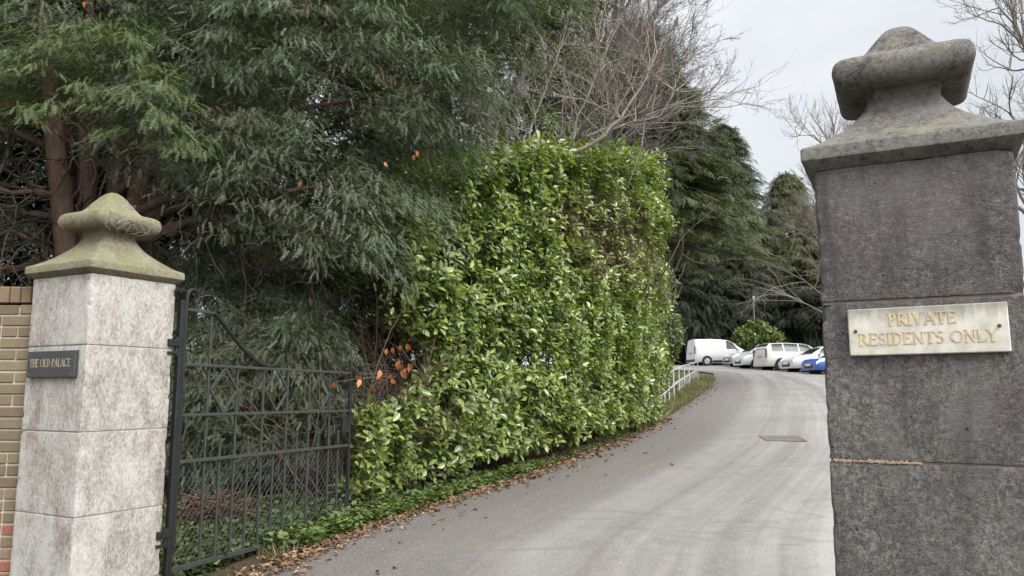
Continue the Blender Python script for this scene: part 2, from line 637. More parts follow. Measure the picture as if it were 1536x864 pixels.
# pointed oval leaf, length 1 along +y, folded along its midrib
def leaf_template(w=.36, fold=.10, curl=.10):
    rows = [(.0, .0), (.28, .85), (.62, 1.0), (1.0, 0.0)]
    V = [(0, 0, 0)]
    for y, k in rows[1:3]:
        z = -curl * y * y
        V += [(-w / 2 * k, y, z + fold * k), (0, y, z), (w / 2 * k, y, z + fold * k)]
    V.append((0, 1, -curl))
    F = [(0, 2, 1), (0, 3, 2), (1, 2, 5), (1, 5, 4), (2, 3, 6), (2, 6, 5), (4, 5, 7), (5, 6, 7)]
    return np.array(V), np.array(F)


LEAF = leaf_template(.44)
BROAD = leaf_template(.72, .06, .15)
CURL = leaf_template(.5, .22, .3)


# flat spray of needles, length 1 along +y, each needle one pointed triangle
def spray_template(pairs=6, nl=.24, nw=.055, droop=.18, side=.6):
    V, F = [], []
    for i in range(pairs):
        t = .06 + .86 * i / (pairs - 1)
        z = -droop * t * t
        l = nl * (1.0 - .45 * abs(t - .35))
        for s in (-1, 1):
            b = len(V)
            tip = (s * l * side * 1.25, t + l * .75, z - .25 * l)
            V += [(0, t - nw, z), (0, t + nw, z), tip]
            F.append((b, b + 1, b + 2))
    b = len(V)
    V += [(-.012, 0, 0), (.012, 0, 0), (0, 1.05, -droop)]
    F.append((b, b + 1, b + 2))
    return np.array(V), np.array(F)


SPRAY = spray_template(5, .26, .06)
FROND = spray_template(5, .34, .075, .35, .55)


def tubes(P, Rd, sides=4):
    """P (m,k,3) polylines with radii Rd (m,k)"""
    m, k, _ = P.shape
    T = np.empty_like(P)
    T[:, 1:-1] = P[:, 2:] - P[:, :-2]
    T[:, 0] = P[:, 1] - P[:, 0]
    T[:, -1] = P[:, -1] - P[:, -2]
    T = norm(T)
    ref = np.where(np.abs(norm(P[:, -1] - P[:, 0])[:, 2:3]) > .85, np.array([[0.35, 1.0, 0]]), np.array([[0, 0, 1.0]]))
    U = norm(np.cross(T, ref[:, None, :]))
    W = np.cross(T, U)
    a = np.arange(sides) * 2 * math.pi / sides
    V = P[:, :, None, :] + Rd[:, :, None, None] * (U[:, :, None, :] * np.cos(a)[None, None, :, None] + W[:, :, None, :] * np.sin(a)[None, None, :, None])
    i = np.arange(k - 1)[:, None]
    s = np.arange(sides)[None, :]
    s2 = (s + 1) % sides
    q = np.stack([i * sides + s, i * sides + s2, (i + 1) * sides + s2, (i + 1) * sides + s], -1).reshape(-1, 4)
    F = q[None] + (np.arange(m) * k * sides)[:, None, None]
    return V.reshape(-1, 3), F.reshape(-1, 4)


def poly(pts, k):
    """resample a hand-drawn polyline smoothly to k points"""
    pts = np.array(pts, float)
    d = np.r_[0, np.cumsum(np.linalg.norm(np.diff(pts, axis=0), axis=1))]
    t = np.linspace(0, d[-1], k)
    out = np.stack([np.interp(t, d, pts[:, i]) for i in range(3)], -1)
    for _ in range(2):
        out[1:-1] = out[1:-1] * .5 + (out[:-2] + out[2:]) * .25
    return out


def grow(rg, P0, D0, L0, R0, counts, ratio=.62, rr=.55, spread=.8, trop=(0, 0, .15), wander=.22, k=6, fr=(.25, 1.0), rmin=.0022):
    """levels of branches: arrays of polylines (m,k,3) and radii per level"""
    levels = []
    P, D, Ln, Rr = np.atleast_2d(P0).astype(float), norm(np.atleast_2d(D0).astype(float)), np.atleast_1d(L0).astype(float), np.atleast_1d(R0).astype(float)
    trop = np.array(trop, float)
    for lv in range(len(counts) + 1):
        m = len(P)
        pts = np.zeros((m, k, 3))
        pts[:, 0] = P
        d = D.copy()
        for j in range(1, k):
            d = norm(d + rg.normal(0, wander, (m, 3)) + trop * (.5 + lv * .25))
            pts[:, j] = pts[:, j - 1] + d * (Ln / (k - 1))[:, None]
        rad = Rr[:, None] * np.linspace(1, .45 if lv < len(counts) else .3, k)[None, :]
        levels.append((pts, rad))
        if lv == len(counts):
            break
        c = counts[lv]
        idx = np.repeat(np.arange(m), c)
        t = fr[0] + (fr[1] - fr[0]) * rg.random(m * c)
        t.reshape(m, c)[:, 0] = 1.0
        f = t * (k - 1)
        i0 = np.minimum(f.astype(int), k - 2)
        w = (f - i0)[:, None]
        a, b = pts[idx, i0], pts[idx, i0 + 1]
        P = a * (1 - w) + b * w
        dd = norm(b - a)
        D = norm(dd + rg.normal(0, spread, (m * c, 3)))
        Ln = Ln[idx] * ratio * (.65 + .6 * rg.random(m * c)) * (1.15 - .45 * t)
        Rr = Rr[idx] * (1 - .55 * t) * rr * (.8 + .4 * rg.random(m * c)) * 1.25
        Rr = np.maximum(Rr, rmin)
    return levels


def tube_levels(levels, sides=(8, 6, 4, 3, 3, 3)):
    """merged quads-as-triangles mesh of all levels"""
    parts = []
    for (p, r), s in zip(levels, sides):
        parts.append(tubes(p, r, s))
    return merge(parts)


# ------------------------------------------------------------------ ground and driveway
def build_ground():
    xs = np.unique(np.r_[-400, -200, -100, -60, -40, np.arange(-30, 40, 1.0), np.arange(-6, 6, .25), 45, 60, 100, 200, 400])
    ys = np.unique(np.r_[-400, -200, -100, -50, -25, -15, np.arange(-10, 72, 1.0), np.arange(3, 18, .25), 80, 100, 150, 250, 400])
    X, Y = np.meshgrid(xs, ys)
    Z = zg(Y) - .05
    edge = np.interp(Y, [e[1] for e in EDGE], [e[0] for e in EDGE])
    left = np.clip((edge - .15 - X) / .8, 0, 1)
    Z = Z - left * .05
    far = np.clip((edge - X - 2.0) / 6, 0, 1) * (Y < 20)
    Z = Z + far * .25
    nz = np.array([mnoise.noise(Vector((x * .9, y * .9, 0))) for x, y in zip(X.ravel(), Y.ravel())]).reshape(X.shape)
    Z = Z + nz * .05 * left
    V = np.stack([X, Y, Z], -1).reshape(-1, 3)
    nx, ny = len(xs), len(ys)
    i = np.arange(ny - 1)[:, None] * nx + np.arange(nx - 1)[None]
    F = np.stack([i, i + 1, i + nx + 1, i + nx], -1).reshape(-1, 4)
    o = mesh_np('ground', V, F, M['soil'])
    tag(o, 'dark leafy soil beside the driveway', kind='structure')


EDGE_PX = [(300, 905), (390, 862), (470, 824), (560, 788), (700, 742), (830, 699), (920, 667), (1000, 627), (1040, 600), (1062, 583), (1073, 570), (1070, 560)]
EDGE = [tuple(on_ground(*e)[:2]) for e in EDGE_PX]
EDGE = [(-6.0, -6.0), (-4.2, 1.5)] + [e for e in EDGE]
EDGE = sorted(EDGE, key=lambda e: e[1])
EDGE += [(EDGE[-1][0] - .2, EDGE[-1][1] + 3), (EDGE[-1][0] - 4, EDGE[-1][1] + 7), (EDGE[-1][0] - 6, 70)]


def edge_x(y):
    return np.interp(y, [e[1] for e in EDGE], [e[0] for e in EDGE])


def ground_z(x, y):
    left = np.clip((edge_x(y) - .15 - x) / .8, 0, 1)
    far = np.clip((edge_x(y) - x - 2.0) / 6, 0, 1) * (y < 20)
    return zg(y) - .05 - left * .05 + far * .25


def build_road():
    ys = np.unique(np.r_[np.arange(-6, 70, .5), np.arange(3, 16, .125), 25, 40, 53])
    rows = []
    n = 26
    for y in ys:
        x0 = float(edge_x(y)) + .035 * mnoise.noise(Vector((y * 2.1, 0, 3))) + .02 * mnoise.noise(Vector((y * 9, 0, 3)))
        w = np.interp(y, [-6, 2, 10, 24, 34, 40, 70], [9, 6.2, 5.6, 6.5, 10, 22, 26])
        t = np.linspace(0, 1, n)
        x = x0 + w * t
        z = zg(y) + 0 * t
        rows.append(np.stack([x, np.full(n, y), z], -1))
    V = np.concatenate(rows)
    i = np.arange(len(ys) - 1)[:, None] * n + np.arange(n - 1)[None]
    F = np.stack([i, i + 1, i + n + 1, i + n], -1).reshape(-1, 4)
    o = mesh_np('driveway', V, F, M['road'])
    uv = o.data.uv_layers.new(name='drive')
    U = np.stack([V[:, 0] - edge_x(V[:, 1]), V[:, 1]], -1)[F.ravel()]
    uv.data.foreach_set('uv', U.astype(np.float32).ravel())
    tag(o, 'worn grey tarmac driveway climbing to the car park', kind='structure')


build_ground()
build_road()

# ------------------------------------------------------------------ gate pillars
W = .62


def ring(h, c, nseg=10, ncor=4):
    """rounded square outline of half width h, corner radius c"""
    pts = []
    c = min(c, h * .98)
    for q in range(4):
        a0 = q * math.pi / 2
        sx, sy = [(1, 1), (-1, 1), (-1, -1), (1, -1)][q]
        cx, cy = sx * (h - c), sy * (h - c)
        for k in range(ncor + 1):
            a = a0 + (math.pi / 2) * k / ncor
            pts.append((cx + c * math.cos(a), cy + c * math.sin(a)))
        nx_, ny_ = [(-1, 1), (-1, -1), (1, -1), (1, 1)][q]
        ex = [(-(h - c), h), (-h, -(h - c)), (h - c, -h), (h, h - c)][q]
        st = pts[-1]
        for k in range(1, nseg):
            t = k / nseg
            pts.append((st[0] * (1 - t) + ex[0] * t, st[1] * (1 - t) + ex[1] * t))
    return pts


def loft(profile, seed, amp=.002, chip=0.0, nseg=10, ncor=4, tocap=True):
    """stack of rounded square rings (half width, z, corner radius) with a worn surface"""
    V, F = [], []
    n = None
    off = Vector((seed * 3.1, seed * 1.7, seed))
    for i_ring, (h, z, c) in enumerate(profile):
        rg_ = ring(h, c, nseg, ncor)
        n = len(rg_)
        for x, y in rg_:
            p = Vector((x, y, z))
            d = mnoise.noise(p * 9 + off) * amp + mnoise.noise(p * 34 + off) * amp * .6
            if chip:
                corner = min(abs(abs(x) - h), abs(abs(y) - h))
                cornerness = (abs(x) > h - .03) and (abs(y) > h - .03)
                e = mnoise.noise(p * 13 + off * 2) + .45 * mnoise.noise(p * 45 + off)
                if cornerness and e > .22:
                    d -= chip * min(1.2, (e - .22) * 4.5)
                if (i_ring < 5 or i_ring > len(profile) - 6) and e > .25 and max(abs(x), abs(y)) > h - .01:
                    d -= chip * .6 * min(1.0, (e - .25) * 4)
            r = math.hypot(x, y) + 1e-6
            V.append((x + x / r * d, y + y / r * d, z + d * .5))
    for i in range(len(profile) - 1):
        for k in range(n):
            k2 = (k + 1) % n
            F.append((i * n + k, i * n + k2, (i + 1) * n + k2, (i + 1) * n + k))
    m = MB()
    m.add(V, F)
    m.f.append(tuple(range(n))[::-1])
    if tocap:
        m.f.append(tuple((len(profile) - 1) * n + k for k in range(n)))
    return m


CAP_PROFILE = []


def cap_profile(hw):
    s = hw / .31
    P = []
    eave = hw * 1.125
    P += [(hw * .80, .0, .005), (hw * 1.0, .001, .004), (eave, .032, .006), (eave, .070, .006), (eave * .985, .078, .008)]
    # concave sweep up to the neck
    for k in range(1, 13):
        t = k / 12
        x = eave * .985 + (hw * .40 - eave * .985) * (1 - (1 - t) ** 1.35)
        tt = (eave * .985 - x) / (eave * .985 - hw * .40)
        z = .078 + .205 * s * (.80 * tt ** 1.3 + .20 * tt ** 8)
        P.append((x, z, .012 + .025 * t))
    zn = P[-1][1]
    P.append((hw * .40, zn + .018 * s, .036))
    P.append((hw * .43, zn + .034 * s, .036))
    rc = zn + .094 * s
    for k in range(0, 17):
        a = -math.pi / 2 + math.pi * k / 16
        P.append((hw * .56 + hw * .205 * max(0.0, math.cos(a)) ** .7, rc + .058 * s * math.sin(a), .028))
    # bell-shaped top
    z0 = rc + .058 * s
    for k in range(1, 13):
        x = hw * .55 * (1 - k / 12) + .004
        z = z0 + .155 * s * (.5 + .5 * math.cos(math.pi * min(1, x / (hw * .55)))) ** .8 + .003
        P.append((x, z, max(.004, x * .32)))
    return P


def pillar(name, label, corner, which, az, ztop, zbot, joints, stone, mortar, capm, seed, wid=W):
    a = R(az)
    ax = np.array([math.cos(a), -math.sin(a)])
    ay = np.array([math.sin(a), math.cos(a)])
    c = np.array(corner[:2]) + ay * wid / 2 + ax * (wid / 2 if which == 'left' else -wid / 2)
    t = thing(name, label, 'gate pillar', (c[0], c[1], zbot), -a)
    zs = [ztop] + list(joints) + [zbot]
    for i in range(len(zs) - 1):
        z1, z0 = zs[i] - zbot - (.0035 if i else 0), zs[i + 1] - zbot + .0035
        prof = [(wid / 2 - .006, z0, .008), (wid / 2 - .001, z0 + .003, .010)]
        nz = 26
        for k in range(nz + 1):
            prof.append((wid / 2, z0 + .012 + (z1 - z0 - .024) * k / nz, .010))
        prof += [(wid / 2 - .001, z1 - .003, .010), (wid / 2 - .006, z1, .008)]
        loft(prof, seed + i, .0012, .0075, 16, 3).build('stone_block', stone, t, True)
        if i:
            MB().box((0, 0, z1 + .002), (wid - .013, wid - .013, .012)).build('mortar_joint', mortar, t)
    prof = [(h, z * 1.05 + ztop - zbot, c_) for h, z, c_ in cap_profile(wid / 2)]
    loft(prof, seed + 20, .0024, .0, 12, 5).build('cap', capm, t, True)
    return t, c, ax, ay, zbot


AZ_R, AZ_L = 27.0, 28.0
dR = 2.74
cr = at(1238, 585, dR)
zr_top = at(1222, 257, dR)[2]
pr = pillar('gate_pillar', 'dark grey weathered stone gate pillar carrying the private sign', cr, 'left', AZ_R, zr_top, -.02,
            [at(1236, 455, dR)[2], at(1254, 690, dR)[2], .62], M['stone_dark'], M['mortar_dark'], M['cap_grey'], 3)
dL = 4.75
cl = at(124, 600, dL)
zl_top = at(131, 409, dL)[2]
pl = pillar('gate_pillar', 'whitewashed flaking stone gate pillar with mossy cap beside brick wall', cl, 'right', AZ_L, zl_top, .05,
            [at(131, 517, dL)[2], at(121, 649, dL)[2], at(112, 778, dL)[2]], M['stone_white'], M['mortar'], M['cap_moss'], 41)


# ------------------------------------------------------------------ lettering
def arc(cx, cy, rx, ry, a0, a1, w0, w1=None, n=14):
    """strip along an ellipse; thin at top and bottom, thick at the sides"""
    w1 = w0 if w1 is None else w1
    outer, inner = [], []
    for k in range(n + 1):
        a = R(a0 + (a1 - a0) * k / n)
        th = w0 + (w1 - w0) * abs(math.cos(a))
        outer.append((cx + (rx + th / 2) * math.cos(a), cy + (ry + w0 / 2) * math.sin(a)))
        inner.append((cx + (rx - th / 2) * math.cos(a), cy + (ry - w0 / 2) * math.sin(a)))
    return [[outer[k], outer[k + 1], inner[k + 1], inner[k]] for k in range(n)]


def st(x0, y0, x1, y1, w):
    dx, dy = x1 - x0, y1 - y0
    L = math.hypot(dx, dy)
    nx, ny = -dy / L * w / 2, dx / L * w / 2
    return [[(x0 + nx, y0 + ny), (x1 + nx, y1 + ny), (x1 - nx, y1 - ny), (x0 - nx, y0 - ny)]]


TK, TN = .15, .075


def sf(x, y, w=.30):
    return [[(x - w / 2, y - .02), (x + w / 2, y - .02), (x + w / 2, y + .035), (x - w / 2, y + .035)]]


def stem(x, w=TK):
    return st(x, 0, x, 1, w) + sf(x, 0) + sf(x, .985)


def glyph(ch):
    if ch == 'P':
        return stem(.16) + arc(.22, .74, .30, .23, 90, -90, TN, TK), .66
    if ch == 'R':
        return stem(.16) + arc(.22, .75, .28, .22, 90, -90, TN, TK) + st(.34, .50, .68, 0, TK) + sf(.70, 0, .22), .78
    if ch == 'I':
        return stem(.17), .36
    if ch == 'V':
        return st(.10, 1, .40, 0, TK) + st(.70, 1, .40, 0, TN) + sf(.10, .985) + sf(.70, .985, .24), .80
    if ch == 'A':
        return st(.10, 0, .42, 1, TN) + st(.74, 0, .42, 1, TK) + st(.22, .34, .62, .34, TN) + sf(.10, 0, .24) + sf(.74, 0), .84
    if ch == 'T':
        return st(.38, 0, .38, .95, TK) + sf(.38, 0) + st(.06, .965, .70, .965, TN) + st(.07, .99, .07, .80, .05) + st(.69, .99, .69, .80, .05), .76
    if ch == 'E':
        return stem(.16) + st(.16, .965, .58, .965, TN) + st(.16, .52, .50, .52, TN) + st(.16, .035, .60, .035, TN) + st(.59, .99, .57, .80, .05) + st(.60, .0, .62, .20, .05), .68
    if ch == 'L':
        return stem(.16) + st(.16, .035, .58, .035, TN) + st(.58, .0, .61, .22, .05), .64
    if ch == 'D':
        return stem(.16) + arc(.24, .5, .44, .465, 90, -90, TN, TK, 18), .80
    if ch == 'N':
        return st(.14, 0, .14, 1, TN) + st(.14, 1, .70, 0, TK) + st(.70, 0, .70, 1, TN) + sf(.14, 0, .22) + sf(.12, .985, .22) + sf(.70, .985, .22), .86
    if ch == 'O':
        return arc(.44, .5, .38, .465, 0, 360, TN, TK, 28), .90
    if ch == 'S':
        return arc(.30, .745, .20, .22, 30, 262, TN, TK, 16) + arc(.30, .27, .22, .235, 82, -150, TN, TK, 16), .62
    if ch == 'Y':
        return st(.40, 0, .40, .48, TK) + st(.08, 1, .40, .46, TK) + st(.72, 1, .40, .46, TN) + sf(.40, 0) + sf(.08, .985, .24) + sf(.72, .985, .22), .80
    if ch == 'H':
        return stem(.16) + stem(.66) + st(.16, .5, .66, .5, TN), .84
    if ch == 'C':
        return arc(.44, .5, .38, .465, 45, 315, TN, TK, 22), .80
    return [], .42


def lettering(text, w, h, x0, z0, y, depth, mat, parent, up=None):
    """text across width w, cap height h, starting at x0, z0 on a face at local y"""
    gl = [glyph(c) for c in text]
    tot = sum(a for _, a in gl)
    sx = w / tot
    mb = MB()
    x = 0
    q = 0
    for ps, adv in gl:
        for p in ps:
            q += 1
            dd = depth + (q % 9) * .00006
            mb.prism([(x0 + (x + a) * sx, z0 + b * h) for a, b in p], 0, dd, lambda a, b, z: (a, y - z, b))
        x += adv
    return mb.build('lettering', mat, parent)


def pillar_local(pp, wp):
    _, c, ax, ay, zb = pp
    d = np.array(wp[:2]) - c
    return np.array([np.dot(d, ax), np.dot(d, ay), wp[2]])


# private residents only sign on the right pillar's front face
nR = np.array([-pr[3][0], -pr[3][1], 0])
p0 = np.array([cr[0], cr[1], 0])
tl, tr_, bl, br = [on_plane(*q, p0, nR) for q in ((1272, 465), (1511, 454), (1275, 535), (1515, 527))]
a_, b_, c_, d_ = [pillar_local(pr, q) for q in (tl, tr_, bl, br)]
sw = ((b_[0] - a_[0]) + (d_[0] - c_[0])) / 2
sh = ((a_[2] - c_[2]) + (b_[2] - d_[2])) / 2
sx = (a_[0] + b_[0] + c_[0] + d_[0]) / 4
sz = (a_[2] + b_[2] + c_[2] + d_[2]) / 4
ang = math.atan2((b_[2] - a_[2] + d_[2] - c_[2]) / 2, sw)
wpos = pr[1] + pr[2] * sx - pr[3] * (W / 2 + .012)
sign = thing('sign', 'cream stone sign reading PRIVATE RESIDENTS ONLY in worn gold letters', 'sign', (wpos[0], wpos[1], sz), -R(AZ_R))
sign.rotation_euler = (0, -ang, -R(AZ_R))
MB().box((0, 0, 0), (sw, .024, sh), .003).build('plate', M['sign_stone'], sign)
yf = -.0125
lettering('PRIVATE', sw * .43, sh * .25, -sw * .235, sh * .115, yf, .0012, M['gold'], sign)
lettering('RESIDENTS ONLY', sw * .87, sh * .25, -sw * .435, -sh * .285, yf, .0012, M['gold'], sign)
for xx, zz in ((-.452, .02), (.442, .02)):
    MB().cyl((xx * sw, yf + .001, zz * sh), (xx * sw, yf - .002, zz * sh), .006, 12).build('screw', M['screw'], sign)

zj = float(at(1254, 690, dR)[2]) - pr[4]
rgm = np.random.default_rng(8)


def crust(x0, x1, z, h, n, m):
    """thin broken skin of mortar standing a millimetre or two proud of the joint"""
    xs_ = np.linspace(x0, x1, n)
    up = z + h * (.25 + .75 * np.abs(rgm.normal(0, .6, n)))
    dn = z - h * (.25 + .75 * np.abs(rgm.normal(0, .6, n)))
    up[[0, -1]] = z + .001
    dn[[0, -1]] = z - .001
    b = MB()
    yy = -W / 2 - .0015
    vs, fs = [], []
    for x, u_, d_ in zip(xs_, up, dn):
        vs += [(x, yy + .006, u_), (x, yy, u_ * .7 + z * .3), (x, yy, d_ * .7 + z * .3), (x, yy + .006, d_)]
    for k in range(n - 1):
        for j in range(3):
            fs.append((k * 4 + j, k * 4 + j + 1, k * 4 + j + 5, k * 4 + j + 4))
    b.add(vs, fs)
    return b.build('mortar_smear', m, pr[0], True)


M['pink_mortar'] = simple('orange_lime_mortar', (.25, .19, .145), .95, spec=.1, vscale=40, var=.3, bump=.6)
crust(-W / 2 + .012, -.02, zj, .009, 70, M['pink_mortar'])
zj2 = float(at(1236, 455, dR)[2]) - pr[4]

# slate name plaque on the left pillar
nL = np.array([-pl[3][0], -pl[3][1], 0])
p0 = np.array([cl[0], cl[1], 0])
q1, q2 = on_plane(48, 528, p0, nL), on_plane(117, 566, p0, nL)
a_, b_ = pillar_local(pl, q1), pillar_local(pl, q2)
pw, ph = (b_[0] - a_[0]) * .99, abs(a_[2] - b_[2])
pxc, pz = (a_[0] + b_[0]) / 2, (a_[2] + b_[2]) / 2
wpos = pl[1] + pl[2] * pxc - pl[3] * (W / 2 + .014)
plaque = thing('name_plaque', 'small dark slate name plaque on the whitewashed pillar', 'plaque', (wpos[0], wpos[1], pz), -R(AZ_L))
MB().box((0, 0, 0), (pw, .028, ph), .004).build('plate', M['slate'], plaque)
lettering('THE OLD PALACE', pw * .86, ph * .30, -pw * .44, -ph * .10, -.0145, .001, M['gilt'], plaque)
for xx in (-.44, .44):
    for zz in (-.38, .38):
        MB().cyl((xx * pw, -.0135, zz * ph), (xx * pw, -.0165, zz * ph), .0045, 10).build('screw', M['steel'], plaque)

# dry creeper stems clinging to the left cap
capP = cap_profile(W / 2)


def cap_pt(face, u, z, off=.006):
    hs = [p[0] for p in capP]
    zs = [p[1] for p in capP]
    i = int(np.argmin([abs(z - q) for q in zs]))
    h = hs[i] + off
    if face == 'right':
        return (h, u * h * .96, z + zl_top - pl[4])
    return (u * h * .96, -h, z + zl_top - pl[4])


creeper = thing('creeper', 'dry leafless creeper stems clinging to the mossy pillar cap', 'creeper', tuple(pl[0].location), -R(AZ_L))
rgc = np.random.default_rng(5)
mb = MB()
for s in range(12):
    u = rgc.uniform(-.5, .8)
    z = rgc.uniform(.10, .20)
    pts = []
    prof_i = int(np.argmin([abs(z - p[1]) for p in capP]))
    top_i = min(len(capP) - 4, prof_i + rgc.integers(18, 34))
    for i in range(prof_i, top_i):
        h, zz, _ = capP[i]
        u += rgc.normal(-.012, .075)
        u = float(np.clip(u, -.95, .95))
        pts.append((h + .005, u * h * .95, zz + zl_top - pl[4]))
    mb.tube(pts, list(np.linspace(.0034, .0016, len(pts))), 5)
mb.build('stem', M['creeper'], creeper, True)
mb = MB()
for s in range(2):
    y0 = rgc.uniform(-.15, .0)
    z0 = .37 + rgc.uniform(-.03, .04)
    pts = []
    for k in range(7):
        t = k / 6
        hh = .245
        pts.append((hh + .012 + .02 * math.sin(t * 3), y0 + .22 * t - .02 * math.sin(t * 7 + s), zl_top - pl[4] + z0 + .05 * t + .02 * math.sin(5 * t + s)))
    mb.tube(pts, list(np.linspace(.004, .002, 7)), 5)
mb.build('loose_stem', M['creeper'], creeper, True)

# ------------------------------------------------------------------ brick wall left of the pillar
q = at(36, 600, 5.03)
wx1 = float(cl[0]) - W * math.cos(R(AZ_L)) + .07
wy = float(cl[1]) + W * math.sin(R(AZ_L)) + .19
wz1 = float(at(20, 433, wy)[2])
wall = thing('brick_wall', 'yellow-brown brick boundary wall with brick-on-edge coping', 'wall', (wx1, wy, 0), 0)
LW = 3.2
rb = random.Random(4)
mb = MB()
z = wz1 - .112 - .012
row = 0
while z > -.1:
    x = -(rb.random() * .02) - (.118 if row % 2 else 0.0)
    xx = .02 if row % 2 == 0 else .02
    if row % 2:
        mb.box((.02 - .05, 0, z - .0325), (.105, .21, .065), .004)
    cx = .02 - (.113 if row % 2 else 0)
    while cx > -LW:
        hd = (rb.random() < .22)
        ln = .1025 if hd else .215
        dj = rb.uniform(-.003, .003)
        mb.box((cx - ln / 2, dj, z - .0325 + rb.uniform(-.0015, .0015)), (ln, .215, .064), .005)
        cx -= ln + .010
    z -= .0755
    row += 1
mb.build('brickwork', M['brick'], wall)
MB().box((-LW / 2, .004, (wz1 - .13) / 2 - .05), (LW - .02, .205, wz1 - .03)).build('mortar', M['brick_mortar'], wall)
mb = MB()
cx = .02
while cx > -LW:
    mb.box((cx - .0325, rb.uniform(-.003, .003), wz1 - .056), (.065, .225, .112), .006)
    cx -= .0745
mb.build('coping', M['brick'], wall)

# ------------------------------------------------------------------ iron gate
gh = at(266, 585, 5.36)
ge = at(525, 585, 7.32)
gd = ge[:2] - gh[:2]
GL = float(np.linalg.norm(gd))
gang = math.atan2(gd[1], gd[0])
gate = thing('gate', 'open black wrought iron gate with diamond panels and wire mesh', 'gate', (gh[0], gh[1], 0), gang)
gz = lambda y: float(at(266, y, 5.36)[2])
Zscroll, Zhi, Ztop, Zmid, Zlow, Zbot = gz(430), gz(463), gz(546), gz(623), gz(694), gz(857)
sag = -.02
ft = .022


def gp(x, z, y=0.0):
    return (x, y, z + sag * x / GL)


MB().box(gp(.0, (Zhi + Zbot) / 2 - .02, .0), (.045, .04, Zhi - Zbot + .16), .004).build('stile', M['iron'], gate)
MB().box(gp(GL, (Ztop + .02 + Zbot) / 2, 0), (.03, .03, Ztop - Zbot + .06), .003).build('stile', M['iron'], gate)
# scroll that rises beside the hanging stile and curls over
pts = [gp(.036, Zbot + .1 + k * (Zscroll - .10 - Zbot - .1) / 6, -.006) for k in range(7)]
for k in range(1, 15):
    a = math.pi - k * R(19)
    rr_ = .062 - .0022 * k
    pts.append(gp(.036 + .062 + rr_ * math.cos(a), Zscroll - .10 + rr_ * 1.15 * math.sin(a) + .03, -.006))
MB().tube(pts, .0125, 8).build('scroll', M['iron'], gate, True)
for nm, z_, w_ in (('rail', Ztop, .021), ('rail', Zmid, .021), ('rail', Zlow, .024), ('rail', Zbot, .034)):
    MB().bar(gp(.02, z_), gp(GL, z_), ft, w_, .002).build(nm, M['iron_worn'], gate)
px_ = GL / 7
MB().bar(gp(.02, Zhi), gp(px_ + .02, Zhi), ft, .02, .002).build('rail', M['iron_worn'], gate)
for k in range(1, 7):
    top = Zhi if k == 1 else Ztop
    MB().bar(gp(k * px_, Zbot, .014), gp(k * px_, top, .014), .0165, .0165, .002).build('bar', M['iron_worn'], gate)
for k in range(1, 7):
    x = (k + .5) * px_
    mb = MB()
    mb.bar(gp(x, Zbot, .016), gp(x, Zlow + .115, .016), .016, .016, .002)
    mb.box(gp(x, Zlow + .128, .016), (.024, .024, .026), .005)
    mb.build('picket', M['iron_worn'], gate)
for k in (1, 3, 5):
    mb = MB()
    zc = (Ztop + Zmid) / 2
    c4 = [gp((k + .5) * px_, Ztop - .012), gp((k + .5) * px_ + px_ * .46, zc), gp((k + .5) * px_, Zmid + .012), gp((k + .5) * px_ - px_ * .46, zc)]
    for i in range(4):
        mb.bar(c4[i], c4[(i + 1) % 4], .014, .016, .001)
    mb.build('diamond', M['iron_worn'], gate)
# swooping ramp from the tall corner to the top rail, ending in an upturned curl
pts = []
for k in range(0, 17):
    t = k / 16
    x = px_ + .01 + t * 2.15 * px_
    z_ = Zhi - (Zhi - Ztop - .02) * math.sin(t * math.pi / 2) ** 1.15
    pts.append(gp(x, z_))
for k in range(1, 5):
    pts.append(gp(pts[16][0] + .03 * k, Ztop + .02 + .005 * k * k))
MB().tube(pts, .0145, 8).build('ramp', M['iron'], gate, True)
pts = [gp(GL, Ztop + k * .03) for k in range(4)] + [gp(GL - .02, Ztop + .125), gp(GL - .05, Ztop + .12), gp(GL - .055, Ztop + .10)]
MB().tube(pts, .009, 6).build('end_curl', M['iron'], gate, True)
mb = MB()
mb.box(gp(GL - .07, Zmid - .14), (.10, .045, .13), .006)
mb.build('lock', M['iron'], gate)
MB().bar(gp(GL - px_, Zmid - .055), gp(GL, Zmid - .055), .016, .016, .002).build('lock_rail', M['iron'], gate)
mb = MB()
mb.cyl(gp(GL - .05, Zbot - .06, -.02), gp(GL - .05, Zlow - .42, -.02), .012, 10)
mb.tube([gp(GL - .05, Zlow - .42, -.02), gp(GL - .06, Zlow - .40, -.02), gp(GL - .12, Zlow - .40, -.02)], .010, 8)
mb.build('drop_bolt', M['iron'], gate, True)
for z_ in (gz(515), gz(800)):
    mb = MB()
    mb.box((-.06, 0, z_), (.10, .045, .05), .004)
    mb.box((-.06, 0, z_ - .07), (.10, .03, .02), .003)
    mb.cyl((-.03, 0, z_ - .09), (-.03, 0, z_ + .04), .014, 10)
    mb.build('hinge', M['iron'], gate)
